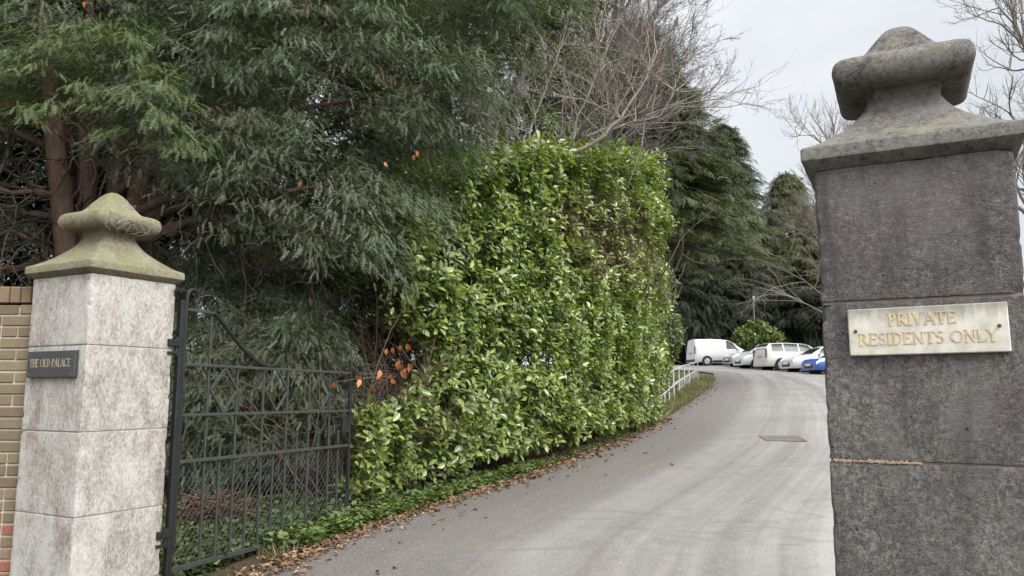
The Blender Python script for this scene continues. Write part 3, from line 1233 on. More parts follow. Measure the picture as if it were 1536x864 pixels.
# diagonal wire mesh behind the lower bars
Pm, Rm = [], []
z0, z1 = Zbot + .02, Zlow - .02
Hm = z1 - z0
sp = .052
for s in (-1, 1):
    c = -Hm
    while c < GL + Hm:
        pa = []
        for t in np.linspace(0, 1, 3):
            pa.append((c + s * (t - .5) * Hm * .8, z0 + t * Hm))
        (xa, za), (xb, zb) = pa[0], pa[-1]
        # clip to the panel
        def clipx(xa, za, xb, zb):
            for lim, sg in ((.03, 1), (GL - .02, -1)):
                fa, fb = sg * (xa - lim), sg * (xb - lim)
                if fa < 0 and fb < 0:
                    return None
                if fa < 0 or fb < 0:
                    t = fa / (fa - fb)
                    xm, zm = xa + (xb - xa) * t, za + (zb - za) * t
                    if fa < 0:
                        xa, za = xm, zm
                    else:
                        xb, zb = xm, zm
            return xa, za, xb, zb
        r_ = clipx(xa, za, xb, zb)
        if r_:
            xa, za, xb, zb = r_
            Pm.append([gp(xa, za, .030 + s * .0015), gp((xa + xb) / 2, (za + zb) / 2, .030 + s * .0015), gp(xb, zb, .030 + s * .0015)])
        c += sp
Pm = np.array(Pm)
v, f = tubes(Pm, np.full(Pm.shape[:2], .0017), 4)
mesh_np('wire_mesh', v, f, M['wire'], gate)

# ------------------------------------------------------------------ laurel hedge
HB = [(-1.60, 7.45), (-1.08, 8.08), (.50, 10.12), (1.65, 12.2), (2.62, 14.4), (3.02, 15.3)]
HB = np.array(HB)
hs = np.r_[0, np.cumsum(np.linalg.norm(np.diff(HB, axis=0), axis=1))]
HLEN = hs[-1]


def hedge_base(s):
    x = np.interp(s, hs, HB[:, 0])
    y = np.interp(s, hs, HB[:, 1])
    e = .25
    dx = np.interp(np.minimum(s + e, HLEN), hs, HB[:, 0]) - np.interp(np.maximum(s - e, 0), hs, HB[:, 0])
    dy = np.interp(np.minimum(s + e, HLEN), hs, HB[:, 1]) - np.interp(np.maximum(s - e, 0), hs, HB[:, 1])
    L = np.hypot(dx, dy)
    return np.stack([x, y], -1), np.stack([dy / L, -dx / L], -1)      # outward normal, towards the drive


def hedge_top(s):
    return np.interp(s / HLEN, [0, .08, .2, .3, .5, .75, .93, 1], [2.05, 3.2, 4.2, 4.65, 5.1, 5.7, 6.15, 5.95])


def vnoise(P, scale, seed=0.0):
    return np.array([mnoise.noise(Vector((p[0] * scale + seed, p[1] * scale, p[2] * scale))) for p in P])


def hedge_points(rg, n, layer):
    """positions and outward normals through the hedge's outer shell"""
    s = rg.random(n) * HLEN
    b, nn = hedge_base(s)
    zb = zg(b[:, 1])
    top = hedge_top(s)
    kind = rg.random(n)
    u = rg.random(n) ** .92
    depth = np.abs(rg.normal(0, layer, n))
    pos = np.zeros((n, 3))
    nor = np.zeros((n, 3))
    front = kind < .66
    upper = (kind >= .66) & (kind < .86)
    endr = kind >= .86
    # front face, undercut at the foot, leaning out a little at mid height
    z0 = np.interp(s / HLEN, [0, .12, .25, .6, .8, 1], [.08, .10, .21, .21, .13, .08])
    z = zb + z0 + u * (top - zb - z0)
    bulge = .18 * np.sin(u * math.pi) + .10 * (u > .75) - .06 * np.clip(.06 - u, 0, .06) / .06
    pos[:, 0] = b[:, 0] + nn[:, 0] * (bulge - depth)
    pos[:, 1] = b[:, 1] + nn[:, 1] * (bulge - depth)
    pos[:, 2] = z
    nor[:, :2] = nn
    nor[:, 2] = .25
    # top
    back = rg.random(n) * 2.2
    ti = np.where(upper)[0]
    pos[ti, 0] = b[ti, 0] - nn[ti, 0] * back[ti]
    pos[ti, 1] = b[ti, 1] - nn[ti, 1] * back[ti]
    pos[ti, 2] = top[ti] - depth[ti] + .08 * rg.normal(size=len(ti))
    nor[ti] = (0, 0, 1)
    # far end
    ei = np.where(endr)[0]
    eb, en = hedge_base(np.full(len(ei), HLEN - .01))
    tang = np.stack([-en[:, 1], en[:, 0]], -1)
    bz = zg(eb[:, 1])
    uu = rg.random(len(ei))
    bk = rg.random(len(ei)) * 2.0
    out = .30 * np.sin(uu * 2.6) - depth[ei]
    pos[ei, 0] = eb[:, 0] - en[:, 0] * bk + tang[:, 0] * out
    pos[ei, 1] = eb[:, 1] - en[:, 1] * bk + tang[:, 1] * out
    pos[ei, 2] = bz + .25 + uu * (5.95 - bz - .25)
    nor[ei, :2] = tang + en * .5
    nor[ei, 2] = .2
    return pos, norm(nor), s, (front, upper, endr), u


def rosettes(rg, pos, nor, per, size, upb=.55, tmpl=LEAF, tilt=.55):
    n = len(pos)
    ax = norm(nor * .8 + np.array([0, 0, upb]) + rg.normal(0, .38, (n, 3)))
    idx = np.repeat(np.arange(n), per)
    m = n * per
    k = np.tile(np.arange(per), n)
    A = ax[idx]
    ref = norm(np.cross(A, rg.normal(size=(n, 3))[idx]))
    bi = np.cross(A, ref)
    ph = k * 2.4 + rg.normal(0, .25, m)
    rad = ref * np.cos(ph)[:, None] + bi * np.sin(ph)[:, None]
    open_ = tilt + .9 * (k / per) + rg.normal(0, .15, m)
    d = norm(A * (1.25 - open_)[:, None] + rad * (.35 + open_ * .8)[:, None] + np.array([0, 0, -.12]))
    nz = norm(A * 1.0 - rad * .35 + rg.normal(0, .18, (m, 3)))
    base = pos[idx] - A * (k / per * .11 * (size / .1))[:, None] + rad * .006
    sc = size * (.55 + .75 * rg.random(m)) * (.8 + .4 * rg.random(n))[idx]
    w = .85 + .4 * rg.random(m)
    scl = np.stack([sc * w, sc, sc], -1)
    return scatter(tmpl[0], tmpl[1], base, frames(d, nz), scl)


hedge = thing('laurel_hedge', 'tall clipped cherry laurel hedge along the left of the drive', 'hedge', (float(HB[2][0]), float(HB[2][1]), float(zg(HB[2][1]))))
HO = np.array(hedge.location)
rgh = np.random.default_rng(21)
pos, nor, s, (fr_, up_, en_), u = hedge_points(rgh, 18500, .20)
lump = vnoise(pos, 1.3, 3.0)
pos = pos + nor * (lump * .22)[:, None] + nor * (vnoise(pos, 3.6, 8.0) * .12)[:, None]
# thin, scorched area high in the middle where brown stems show through
cz = (pos[:, 2] - zg(pos[:, 1]))
thin = np.exp(-((s / HLEN - .74) / .20) ** 2 - ((cz - 3.2) / .70) ** 2) * fr_
thin += .75 * np.exp(-((s / HLEN - .50) / .10) ** 2 - ((cz - 3.25) / .5) ** 2) * fr_
gap = vnoise(pos, 2.2, 17.0)
def recess(p, s_):
    """the hollow at the near end where the yew has shaded the laurel out"""
    h = p[:, 2] - zg(p[:, 1])
    return (s_ < np.interp(h, [0, .95, 1.1, 1.35, 1.7, 1.9, 2.3, 3.0, 4.2], [.15, .25, .8, 1.15, 1.0, .62, .60, .9, 1.9]))


keep = ~recess(pos, s) & (rgh.random(len(pos)) > thin * .86) & ~((gap > .22) & (rgh.random(len(pos)) < .84)) & ~((vnoise(pos, 5.5, 31.0) > .27) & (rgh.random(len(pos)) < .8))
# recess of the lower left corner where twigs and dead leaves show
pos2, nor2 = pos[keep], nor[keep]
upm = up_[keep]
v1 = rosettes(rgh, pos2, nor2, 7, .094)
# looser shoots that break the clipped outline
ti = np.where(~recess(pos, s) & (up_ | en_ | (u > .93)) & (rgh.random(len(pos)) < .45))[0]
v2 = rosettes(rgh, pos[ti] + nor[ti] * (.05 + .18 * rgh.random(len(ti)))[:, None] + np.array([0, 0, .05]), nor[ti], 6, .102, 1.0)
v, f = merge([v1, v2])
mesh_np('foliage', v - HO, f, M['laurel'], hedge)
# inner leaves, sparse and deep
posi, nori, si, _, _ = hedge_points(rgh, 3600, .55)
hi_ = posi[:, 2] - zg(posi[:, 1])
thi = np.exp(-((si / HLEN - .72) / .22) ** 2 - ((hi_ - 3.2) / .8) ** 2)
ki = ~recess(posi, si - .5) & (rgh.random(len(si)) > thi * 1.3)
posi, nori = posi[ki], nori[ki]
v = rosettes(rgh, posi - nori * .30, nori, 5, .10)
mesh_np('inner_foliage', v[0] - HO, v[1], M['laurel'], hedge)
bi_ = np.where((thin > .25) & (rgh.random(len(pos)) < .62))[0]
v = rosettes(rgh, pos[bi_] - nor[bi_] * .10, nor[bi_], 5, .085)
mesh_np('scorched_foliage', v[0] - HO, v[1], M['laurel_brown'], hedge)
# stems inside: upright trunks at the foot and a fan of twigs towards the face
ns = 60
ss = rgh.random(ns) * HLEN
bb, nb = hedge_base(ss)
back = rgh.uniform(.9, 1.8, ns)
P0 = np.stack([bb[:, 0] - nb[:, 0] * back, bb[:, 1] - nb[:, 1] * back, zg(bb[:, 1]) - .12], -1)
D0 = np.concatenate([nb * rgh.uniform(-.1, .3, (ns, 1)), np.ones((ns, 1))], 1)
lv = grow(rgh, P0, D0, (hedge_top(ss) - zg(bb[:, 1])) * .8, rgh.uniform(.014, .026, ns), [8, 6], .27, .5, .75, (0, 0, .12), .12)
v, f = tube_levels(lv, (7, 5, 3))
mesh_np('stems', v - HO, f, M['twig_brown'], hedge)
# thick brown twig tangle right behind the thin patch
pt = np.where(thin > .30)[0]
pt = pt[rgh.random(len(pt)) < .8]
P0 = pos[pt] - nor[pt] * .32
lv = grow(rgh, P0, nor[pt] * .5 + np.array([0, 0, .7]) + rgh.normal(0, .5, (len(pt), 3)), np.full(len(pt), .45), np.full(len(pt), .006), [2], .6, .6, .6, (0, 0, .05), .2, 5)
v, f = tube_levels(lv, (3, 3))
mesh_np('bare_twigs', v - HO, f, M['twig_brown'], hedge)


# ------------------------------------------------------------------ yew
def ellipsoids(rg, els, n, front=.75, shell=(.62, 1.02)):
    """points on a union of ellipsoids; outward normals"""
    C = np.array([e[0] for e in els])
    Rr = np.array([e[1] for e in els])
    area = (Rr[:, 0] * Rr[:, 2] + Rr[:, 1] * Rr[:, 2] + Rr[:, 0] * Rr[:, 1])
    k = rg.choice(len(els), n, p=area / area.sum())
    d = norm(rg.normal(size=(n, 3)))
    # prefer the side towards the drive
    flip = (d[:, 1] > .35) & (rg.random(n) < front)
    d[flip, 1] *= -1
    r = rg.uniform(shell[0], shell[1], n)
    p = C[k] + d * Rr[k] * r[:, None]
    nn = norm(d / Rr[k])
    # drop points buried deep in another ellipsoid
    q = np.min(np.sum(((p[:, None] - C[None]) / Rr[None]) ** 2, -1), 1)
    ok = q > .30
    return p[ok], nn[ok]


def pads(rg, c, o, n, L=.42, Wd=.24, size=.15, droop=.5, tmpl=SPRAY, up=.9, wild=.22):
    """flat drooping sprays around each pad centre c, pointing along o"""
    m = len(c)
    o = norm(o)
    side = norm(np.cross(o, np.array([0, 0, 1.0])[None]) + 1e-6)
    idx = np.repeat(np.arange(m), n)
    a = rg.uniform(-1, 1, m * n)
    b = rg.normal(0, .5, m * n)
    sc = (.75 + .5 * rg.random(m))[idx]
    p = c[idx] + o[idx] * (a * L * sc)[:, None] + side[idx] * (b * Wd * sc * (1.15 - .5 * a))[:, None]
    p[:, 2] -= droop * .30 * (a + .6) ** 2 * L * sc + np.abs(b) * .10
    p += rg.normal(0, .035, (m * n, 3)) * (L / .42)
    d = norm(o[idx] * .85 + side[idx] * (b * .75)[:, None] + np.array([0, 0, -1.0]) * (droop * (.35 + .5 * (a + .8)))[:, None] + rg.normal(0, wild, (m * n, 3)))
    nz = np.array([0, 0, 1.0])[None] * up + o[idx] * .45 + rg.normal(0, .30, (m * n, 3))
    s = size * (.7 + .65 * rg.random(m * n))
    return scatter(tmpl[0], tmpl[1], p, frames(d, nz), s)


def e_(px, py, d, rx, ry, rz):
    return (at(px, py, d), np.array([rx, ry, rz]))


rgy = np.random.default_rng(77)
tb = at(140, 585, 8.6)
tz = float(ground_z(np.float64(tb[0]), np.float64(tb[1])))
yew = thing('yew_tree', 'huge dark spreading yew tree with red-brown trunk behind the gate', 'tree', (tb[0], tb[1], tz))
YO = np.array(yew.location)
YEL = [e_(180, -90, 8.9, 3.3, 2.2, 2.0), e_(520, 60, 8.5, 2.1, 1.7, 1.9), e_(470, 235, 8.0, 1.35, 1.0, 1.05), e_(552, 318, 7.7, .68, .6, .60),
       e_(655, 140, 8.3, .78, .9, .85), e_(40, 10, 7.9, 1.6, 1.2, 1.15), e_(775, -10, 8.4, .78, .9, 1.05), e_(300, 180, 7.6, .9, .7, .65),
       e_(620, -160, 9, 2.4, 2.0, 1.6), e_(-150, 120, 8.3, 1.3, 1.2, 1.3)]
c, o = ellipsoids(rgy, YEL, 3900)
cen = np.array([tb[0], tb[1], 0])
od = c - cen
od[:, 2] = 0
od = norm(norm(od) * .7 + o * np.array([1, 1, .25]) * .8 + rgy.normal(0, .25, (len(c), 3)))
big = vnoise(c, .9, 5.0)
ok = (big > -.36) & (vnoise(c, 2.1, 9.0) > -.20)
c, o, od = c[ok], o[ok], od[ok]
dead = rgy.random(len(c)) < np.clip(.5 * (vnoise(c, 1.7, 2.0) - .12), 0, .4)
v, f = pads(rgy, c[~dead], od[~dead], 68, .40, .27, .092, .5, wild=.42)
mesh_np('crown', v - YO, f, M['yew'], yew)
v, f = pads(rgy, c[dead], od[dead], 40, .36, .24, .085, .5, wild=.5)
mesh_np('dead_sprays', v - YO, f, M['dead_spray'], yew)
# paler young sprays over the pillar
c2, o2 = ellipsoids(rgy, [e_(235, 165, 7.0, .55, .4, .42), e_(60, 120, 7.0, .45, .4, .5), e_(165, 90, 7.1, .5, .4, .4)], 62, .9, (.8, 1.05))
v, f = pads(rgy, c2, o2 * np.array([1, 1, .2]) + np.array([.2, -.3, 0]), 60, .26, .17, .095, .6)
mesh_np('young_sprays', v - YO, f, M['yew_fresh'], yew)
# trunk: a bundle of fused stems
mb = MB()
for k in range(9):
    a = k * 2.4
    r0 = .25 * math.sqrt((k + .5) / 9)
    bx, by = r0 * math.cos(a), r0 * .7 * math.sin(a)
    pts = []
    lean = np.array([bx * 1.4 + rgy.normal(0, .15), by * 1.2 + rgy.normal(0, .12)])
    for j in range(9):
        t = j / 8
        pts.append((bx * (1.35 - .3 * t) + lean[0] * t ** 1.6 * 1.5 + .055 * math.sin(6 * t + k * 1.7), by * (1.3 - .3 * t) + lean[1] * t ** 1.6 * 1.5 + .03 * math.cos(4 * t + k), -.15 + t * 5.2))
    mb.tube(pts, list(np.linspace(.135, .07, 9) * (.8 + .5 * rgy.random())), 9)
mb.build('trunk', M['yew_bark'], yew, True)
# limbs, drawn where the photograph shows them, each with side branches
limbs = [[(150, 330, 8.4), (230, 300, 8.1), (330, 285, 8.0), (420, 280, 8.0), (520, 300, 8.0)],
         [(160, 370, 8.4), (260, 340, 8.2), (350, 310, 8.0), (450, 315, 7.8)],
         [(150, 345, 8.5), (250, 338, 8.2), (330, 330, 8.0), (480, 345, 7.8)],
         [(120, 390, 8.5), (60, 360, 8.2), (-20, 340, 8.0)], [(130, 330, 8.5), (60, 320, 8.3), (-30, 300, 8.1)],
         [(120, 300, 8.5), (70, 290, 8.0), (-20, 285, 7.6)], [(130, 230, 8.6), (90, 200, 8.2), (40, 165, 7.8), (-30, 140, 7.5)],
         [(120, 260, 8.6), (70, 220, 8.2), (10, 195, 8.0), (-60, 180, 8.0)], [(150, 200, 8.6), (120, 120, 8.5), (70, 40, 8.4), (40, -40, 8.4)],
         [(165, 210, 8.6), (150, 90, 8.5), (130, -40, 8.4)], [(160, 300, 8.6), (260, 230, 8.4), (380, 180, 8.3), (520, 150, 8.2), (640, 140, 8.2)],
         [(150, 380, 8.6), (60, 400, 8.6), (-40, 395, 8.5)],
         [(175, 250, 8.6), (270, 130, 8.6), (380, 40, 8.6)], [(170, 350, 8.7), (300, 300, 9), (430, 330, 9), (560, 370, 8.8)]]
LP, LR = [], []
for i, l in enumerate(limbs):
    pts = poly([at(*q_) for q_ in l], 10)
    pts[1:] += rgy.normal(0, .03, (9, 3))
    LP.append(pts)
    LR.append(np.linspace(.085, .022, 10) * (1.15 if i in (6, 8, 9) else .72))
LP, LR = np.array(LP), np.array(LR)
lv = [(LP, LR)]
idx = np.repeat(np.arange(len(LP)), 11)
jj = rgy.integers(2, 10, len(idx))
dirs = norm(LP[idx, jj] - LP[idx, jj - 1] + rgy.normal(0, .55, (len(idx), 3)) + np.array([0, -.15, -.12]))
lv += grow(rgy, LP[idx, jj], dirs, rgy.uniform(.5, 1.25, len(idx)), rgy.uniform(.008, .02, len(idx)), [6, 3], .5, .5, .6, (0, 0, -.05), .2)
v, f = tube_levels(lv[:1], (8,))
mesh_np('limbs', v - YO, f, M['yew_bark'], yew)
v, f = tube_levels(lv[1:], (5, 4, 3))
mesh_np('dead_twigs', v - YO, f, M['branch_dark'], yew)
# blown dead leaves caught in the crown
dl = [(625, 226, 7.1), (622, 232, 7.1), (577, 243, 7.1), (452, 272, 7.0), (128, 2, 6.6)]
dp = np.array([at(*q_) for q_ in dl])
v = scatter(CURL[0], CURL[1], dp, frames(rgy.normal(0, .4, (len(dp), 3)) + np.array([0, 0, -1.0]), rgy.normal(size=(len(dp), 3)) + np.array([0, -2, 0])), np.full(len(dp), .062))
mesh_np('caught_leaves', v[0] - YO, v[1], M['orange_leaf'], yew)
# ivy-like pale climbing stems on the trunk
mb = MB()
for k in range(5):
    x0 = -.34 + .17 * k
    pts = [(x0 + .07 * math.sin(.9 * j * (1 + k * .23) + k * 2) + .03 * math.sin(2.3 * j + k), -.40 - .04 * math.cos(1.7 * j), .2 + j * .19) for j in range(20)]
    mb.tube(pts, list(np.linspace(.017, .008, 20)), 6)
mb.build('climbing_stem', M['twig_brown'], yew, True)

# dark yew growing low behind the gate
rgs = np.random.default_rng(91)
sb = at(400, 700, 9.2)
shr = thing('yew_bush', 'low dark yew bush filling the shade behind the iron gate', 'bush', (sb[0], sb[1], float(ground_z(sb[0], sb[1]))))
SO = np.array(shr.location)
c, o = ellipsoids(rgs, [e_(400, 560, 8.6, 1.05, .8, 1.05), e_(310, 520, 8.6, .9, .7, 1.2), e_(455, 500, 8.2, .50, .5, .45), e_(250, 600, 8.6, .9, .7, 1.1), e_(330, 440, 9.2, 1.0, .7, .8), e_(420, 450, 9.3, .8, .7, .7), e_(340, 640, 8.6, .8, .6, .6), e_(470, 570, 9.0, .5, .6, 1.0)], 1150, .9)
v, f = pads(rgs, c, o * np.array([1, 1, .3]) + rgs.normal(0, .25, (len(c), 3)), 58, .34, .22, .092, .45, wild=.4)
mesh_np('foliage', v - SO, f, M['yew'], shr)
lv = grow(rgs, np.array([[0, 0, -.1]] * 7) + rgs.normal(0, .25, (7, 3)) * np.array([1, 1, 0]), rgs.normal(0, .35, (7, 3)) + np.array([0, 0, 1.0]), np.full(7, 1.5), np.full(7, .035), [6, 5], .6, .5, .6)
v, f = tube_levels(lv, (6, 4, 3))
mesh_np('stems', v, f, M['branch_dark'], shr)

# dense evergreens far behind on the left, closing the view under the yew
def broad_evergreen(px, d, r, h, label, seed, mat, n=260, fl=.55, per=34, zlow=.3):
    rg = np.random.default_rng(seed)
    b = at(px, 585, d)
    z = float(ground_z(b[0], b[1]))
    t = thing('evergreen_tree', label, 'tree', (b[0], b[1], z))
    els = [(np.array([0, 0, h * .5 + zlow]), np.array([r, r, h * .52]))]
    for k in range(6):
        a = rg.uniform(0, 6.28)
        els.append((np.array([math.cos(a) * r * .5, math.sin(a) * r * .5, h * rg.uniform(.2, .85)]), np.array([r * .62, r * .62, h * .24])))
    c, o = ellipsoids(rg, els, n, .8)
    v, f = pads(rg, c, o * np.array([1, 1, .25]) + rg.normal(0, .2, (len(c), 3)), per, fl * 1.6, fl, fl * 1.05, .55, FROND)
    mesh_np('crown', v, f, mat, t)
    lv = grow(rg, np.array([[0, 0, -.2]]), np.array([[0, 0, 1.0]]), [h * .85], [r * .07], [14, 6], .42, .5, .9, (0, 0, -.02), .07)
    v, f = tube_levels(lv, (8, 5, 3))
    mesh_np('trunk', v, f, M['branch_dark'], t)
    return t


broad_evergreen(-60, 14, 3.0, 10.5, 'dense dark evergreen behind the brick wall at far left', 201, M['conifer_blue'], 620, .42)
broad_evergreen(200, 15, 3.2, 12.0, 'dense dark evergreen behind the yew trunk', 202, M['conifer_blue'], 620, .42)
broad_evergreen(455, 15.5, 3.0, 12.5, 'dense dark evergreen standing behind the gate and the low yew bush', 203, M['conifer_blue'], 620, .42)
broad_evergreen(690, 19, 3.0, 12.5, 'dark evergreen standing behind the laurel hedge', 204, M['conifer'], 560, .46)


# ------------------------------------------------------------------ twiggy bush and beech leaves beside the gate end
rgt = np.random.default_rng(31)
bp = at(548, 735, 8.2)
bush = thing('bare_bush', 'tangle of bare brown twigs between gate end and hedge', 'bush', (bp[0], bp[1], float(ground_z(bp[0], bp[1]))))
n = 34
P0 = rgt.normal(0, .22, (n, 3)) * np.array([1.3, .9, 0])
lv = grow(rgt, P0, rgt.normal(0, .22, (n, 3)) + np.array([-.05, 0, 1.0]), rgt.uniform(1.2, 2.3, n), np.full(n, .009), [8, 3], .45, .6, .55, (0, 0, -.03), .16, 7)
v, f = tube_levels(lv, (5, 3, 3))
mesh_np('twigs', v, f, M['twig_brown'], bush)
bp2 = at(612, 690, 8.35)
sap = thing('beech_sapling', 'thin sapling holding bright orange dead leaves beside the gate end', 'sapling', (bp2[0], bp2[1], float(ground_z(bp2[0], bp2[1]))))
BO = np.array(sap.location)
lp = [(502, 578), (536, 566), (540, 574), (568, 566), (575, 571), (585, 566), (588, 572), (597, 548), (604, 551), (602, 560), (612, 550), (608, 557), (616, 553), (600, 522), (610, 520), (580, 528), (590, 526), (560, 582), (600, 545), (570, 560)]
dp = np.array([at(x, y - 5, 7.05 + rgt.uniform(-.12, .12)) for x, y in lp])
dd = rgt.normal(0, .3, (len(dp), 3)) + np.array([0, 0, -1.0])
v = scatter(CURL[0], CURL[1], dp, frames(dd, rgt.normal(0, .7, (len(dp), 3)) + np.array([0, -2, 0])), np.stack([np.full(len(dp), .10), np.full(len(dp), .085), np.full(len(dp), .085)], -1) * rgt.uniform(.65, 1.15, (len(dp), 1)))
mesh_np('dead_leaves', v[0] - BO, v[1], M['orange_leaf'], sap)
mb = MB()
root = np.array([0, 0, -.1])
hub = at(600, 575, 7.9) - BO
mb.tube([root, (root + hub) / 2 + np.array([.03, 0, .05]), hub], [.012, .010, .008], 6)
for q_ in dp:
    e = q_ - BO
    mb.tube([hub + rgt.normal(0, .02, 3), (hub + e) / 2 + np.array([0, 0, .05]), e], [.006, .004, .002], 4)
mb.build('stem', M['twig_brown'], sap, True)

# brush pile of cut reddish sticks behind the gate
bq = at(325, 690, 7.3)
br_ = thing('brush_pile', 'heap of dead reddish-brown sticks lying behind the gate bars', 'brush pile', (bq[0], bq[1], float(ground_z(bq[0], bq[1])) + .02))
n = 110
c = rgt.normal(0, 1, (n, 3)) * np.array([.13, .10, .05]) + np.array([0, 0, .13])
c[:, 2] = np.abs(c[:, 2])
d = norm(rgt.normal(0, 1, (n, 3)) * np.array([1, .5, .45])) * rgt.uniform(.10, .30, (n, 1))
P = np.stack([c - d, c - d * .3 + rgt.normal(0, .015, (n, 3)), c + d * .4 + rgt.normal(0, .015, (n, 3)), c + d], 1)
P[:, :, 2] = np.maximum(P[:, :, 2], .01)
v, f = tubes(P, np.repeat(rgt.uniform(.003, .009, (n, 1)), 4, 1), 4)
M['stick'] = bark_mat('reddish_stick', (.075, .042, .03), (.16, .095, .07))
mesh_np('sticks', v, f, M['stick'], br_)

# ------------------------------------------------------------------ ground cover
rgg = np.random.default_rng(55)


def cover(n, yr, off, spread, size, mat, name, label, tmpl, per=4, zrange=(.02, .14), far=1.0):
    y = rgg.uniform(yr[0], yr[1], n)
    x = edge_x(y) + off - np.abs(rgg.normal(0, spread, n))
    z = ground_z(x, y)
    gx = np.interp(y, [gh[1], ge[1]], [gh[0], ge[0]])
    clear = (y < 6.25) & (x > gx - .03)
    x, y, z = x[~clear], y[~clear], z[~clear]
    n = len(x)
    pos = np.stack([x, y, z + rgg.uniform(zrange[0], zrange[1], n)], -1)
    v, f = rosettes(rgg, pos, np.tile([0, 0, 1.0], (n, 1)), per, size, .5, tmpl, .9)
    o = mesh_np(name, v, f, mat)
    tag(o, label, kind='stuff')


cover(5200, (4.6, 9.2), -.28, .9, .058, M['ivy'], 'ivy_cover', 'green ivy carpet under and behind the iron gate', BROAD, 4, (.0, .15))
cover(1150, (5.2, 10.0), -.12, .15, .050, M['nettle'], 'weeds', 'bright green weeds along the foot of gate and hedge', BROAD, 6, (.02, .15))
cover(900, (9.0, 15.0), -.12, .22, .05, M['ivy'], 'ivy_strip', 'green ground ivy strip below the laurel hedge', BROAD, 4, (.0, .08))


def litter(n, yr, off, spread, size):
    y = rgg.uniform(yr[0], yr[1], n)
    a = rgg.normal(0, spread, n)
    x = edge_x(y) + off + a
    onroad = x > edge_x(y) + .02
    z = np.where(onroad, zg(y) + .006, np.maximum(ground_z(x, y), zg(y) - .09) + .03) + rgg.uniform(0, .012, n)
    pos = np.stack([x, y, z], -1)
    ph = rgg.uniform(0, 6.28, n)
    d = np.stack([np.cos(ph), np.sin(ph), rgg.normal(0, .15, n)], -1)
    return scatter(CURL[0], CURL[1], pos, frames(d, np.array([0, 0, 1.0]) + rgg.normal(0, .45, (n, 3))), size * (.6 + .8 * rgg.random(n)))


v, f = merge([litter(2500, (4.4, 9.5), -.04, .13, .045), litter(1300, (9, 16), -.05, .14, .058), litter(900, (17, 30), -.05, .22, .045), litter(75, (4.6, 12), .35, .45, .05), litter(110, (8.5, 11), .0, .2, .06), litter(1500, (8.0, 15), -.55, .28, .05)])
tag(mesh_np('leaf_litter', v, f, M['litter']), 'brown fallen leaves along the edge of the drive', kind='stuff')


def grass(n, yr, off, w, hgt):
    y = rgg.uniform(yr[0], yr[1], n)
    x = edge_x(y) + off - rgg.random(n) * w
    z = ground_z(x, y)
    b = np.stack([x, y, z], -1)
    TV = np.array([(-.05, 0, 0), (.05, 0, 0), (0, 1, .12)])
    TF = np.array([(0, 1, 2)])
    d = rgg.normal(0, .4, (n, 3)) + np.array([0, 0, 1.0])
    return scatter(TV, TF, b, frames(d, rgg.normal(size=(n, 3))), hgt * (.5 + rgg.random(n)))


v, f = merge([grass(9000, (14, 33), -.02, 1.0, .15), grass(1500, (14, 33), -.05, 1.0, .30), grass(2500, (6, 14), -.15, .3, .10)])
tag(mesh_np('grass', v, f, M['grass']), 'rough yellow-green grass strip between railing and drive', kind='stuff')

# ------------------------------------------------------------------ white railing and low wall
rp = [on_ground(1004, 606), on_ground(1011, 598), on_ground(1019, 590), on_ground(1027, 583), on_ground(1034, 577), on_ground(1041, 571), on_ground(1047, 566.5)]
rail = thing('railing', 'white metal post and rail fence beyond the hedge', 'railing', tuple(rp[0]))
RO = np.array(rail.location)
hts = [.80, .80, .80, .80, .78, .76, .74]
rp_l = [np.array(p) - RO for p in rp]
pre = rp_l[0] - (rp_l[1] - rp_l[0]) * 1.6
pre2 = rp_l[0] - (rp_l[1] - rp_l[0]) * .8
allp = [pre, pre2] + rp_l
allh = [.8, .8] + hts
for p, h in zip(allp, allh):
    MB().cyl((p[0], p[1], p[2] - .1), (p[0], p[1], p[2] + h), .022, 8).build('post', M['white_rail'], rail, True)
MB().tube([p + np.array([0, 0, h - .02]) for p, h in zip(allp, allh)], .02, 8).build('rail', M['white_rail'], rail, True)
MB().tube([p + np.array([0, 0, h * .46]) for p, h in zip(allp, allh)], .02, 8).build('rail', M['white_rail'], rail, True)
lw = thing('low_wall', 'low rubble stone kerb wall at the bend below the railing', 'wall', tuple(rp[3] - np.array([0, 0, .1])))
LO = np.array(lw.location)
wp = [np.array(p) - LO + np.array([-.12, .1, 0]) for p in rp[2:]]
mb = MB()
rw = random.Random(9)
for a, b in zip(wp[:-1], wp[1:]):
    n = 5
    for k in range(n):
        p, q_ = a + (b - a) * k / n, a + (b - a) * (k + .94) / n
        for j in range(2):
            mb.bar(p + np.array([rw.uniform(-.02, .02), 0, .1 + j * .13]), q_ + np.array([rw.uniform(-.02, .02), 0, .1 + j * .13]), .22 + rw.uniform(-.03, .03), .12, .02)
mb.build('stonework', M['low_wall'], lw)

# ------------------------------------------------------------------ drain cover in the drive
dc = on_ground(1180, 662)
drain = thing('drain_cover', 'rusty double drain cover set into the drive', 'drain cover', (dc[0], dc[1], dc[2] + .004))
M['rust'] = simple('rusty_iron', (.125, .104, .090), .8, .2, vscale=20, var=.3, bump=.4)
drain.rotation_euler = (math.atan(.0632), 0, R(-8))
mb = MB()
for yy in (0, .30, .60):
    mb.box((0, yy, .006), (.64, .03, .010), .002)
for xx in (-.305, .305):
    mb.box((xx, .15, .006), (.03, .27, .010), .002).box((xx, .45, .006), (.03, .27, .010), .002)
mb.build('frame', M['rust'], drain)
for yy in (.15, .45):
    mb = MB()
    mb.box((0, yy, .002), (.575, .266, .008), .002)
    for k in range(9):
        for j in range(4):
            mb.box((-.24 + k * .06, yy - .096 + j * .064, .0075), (.034, .018, .004), .001)
    mb.build('cover_plate', M['rust'], drain)


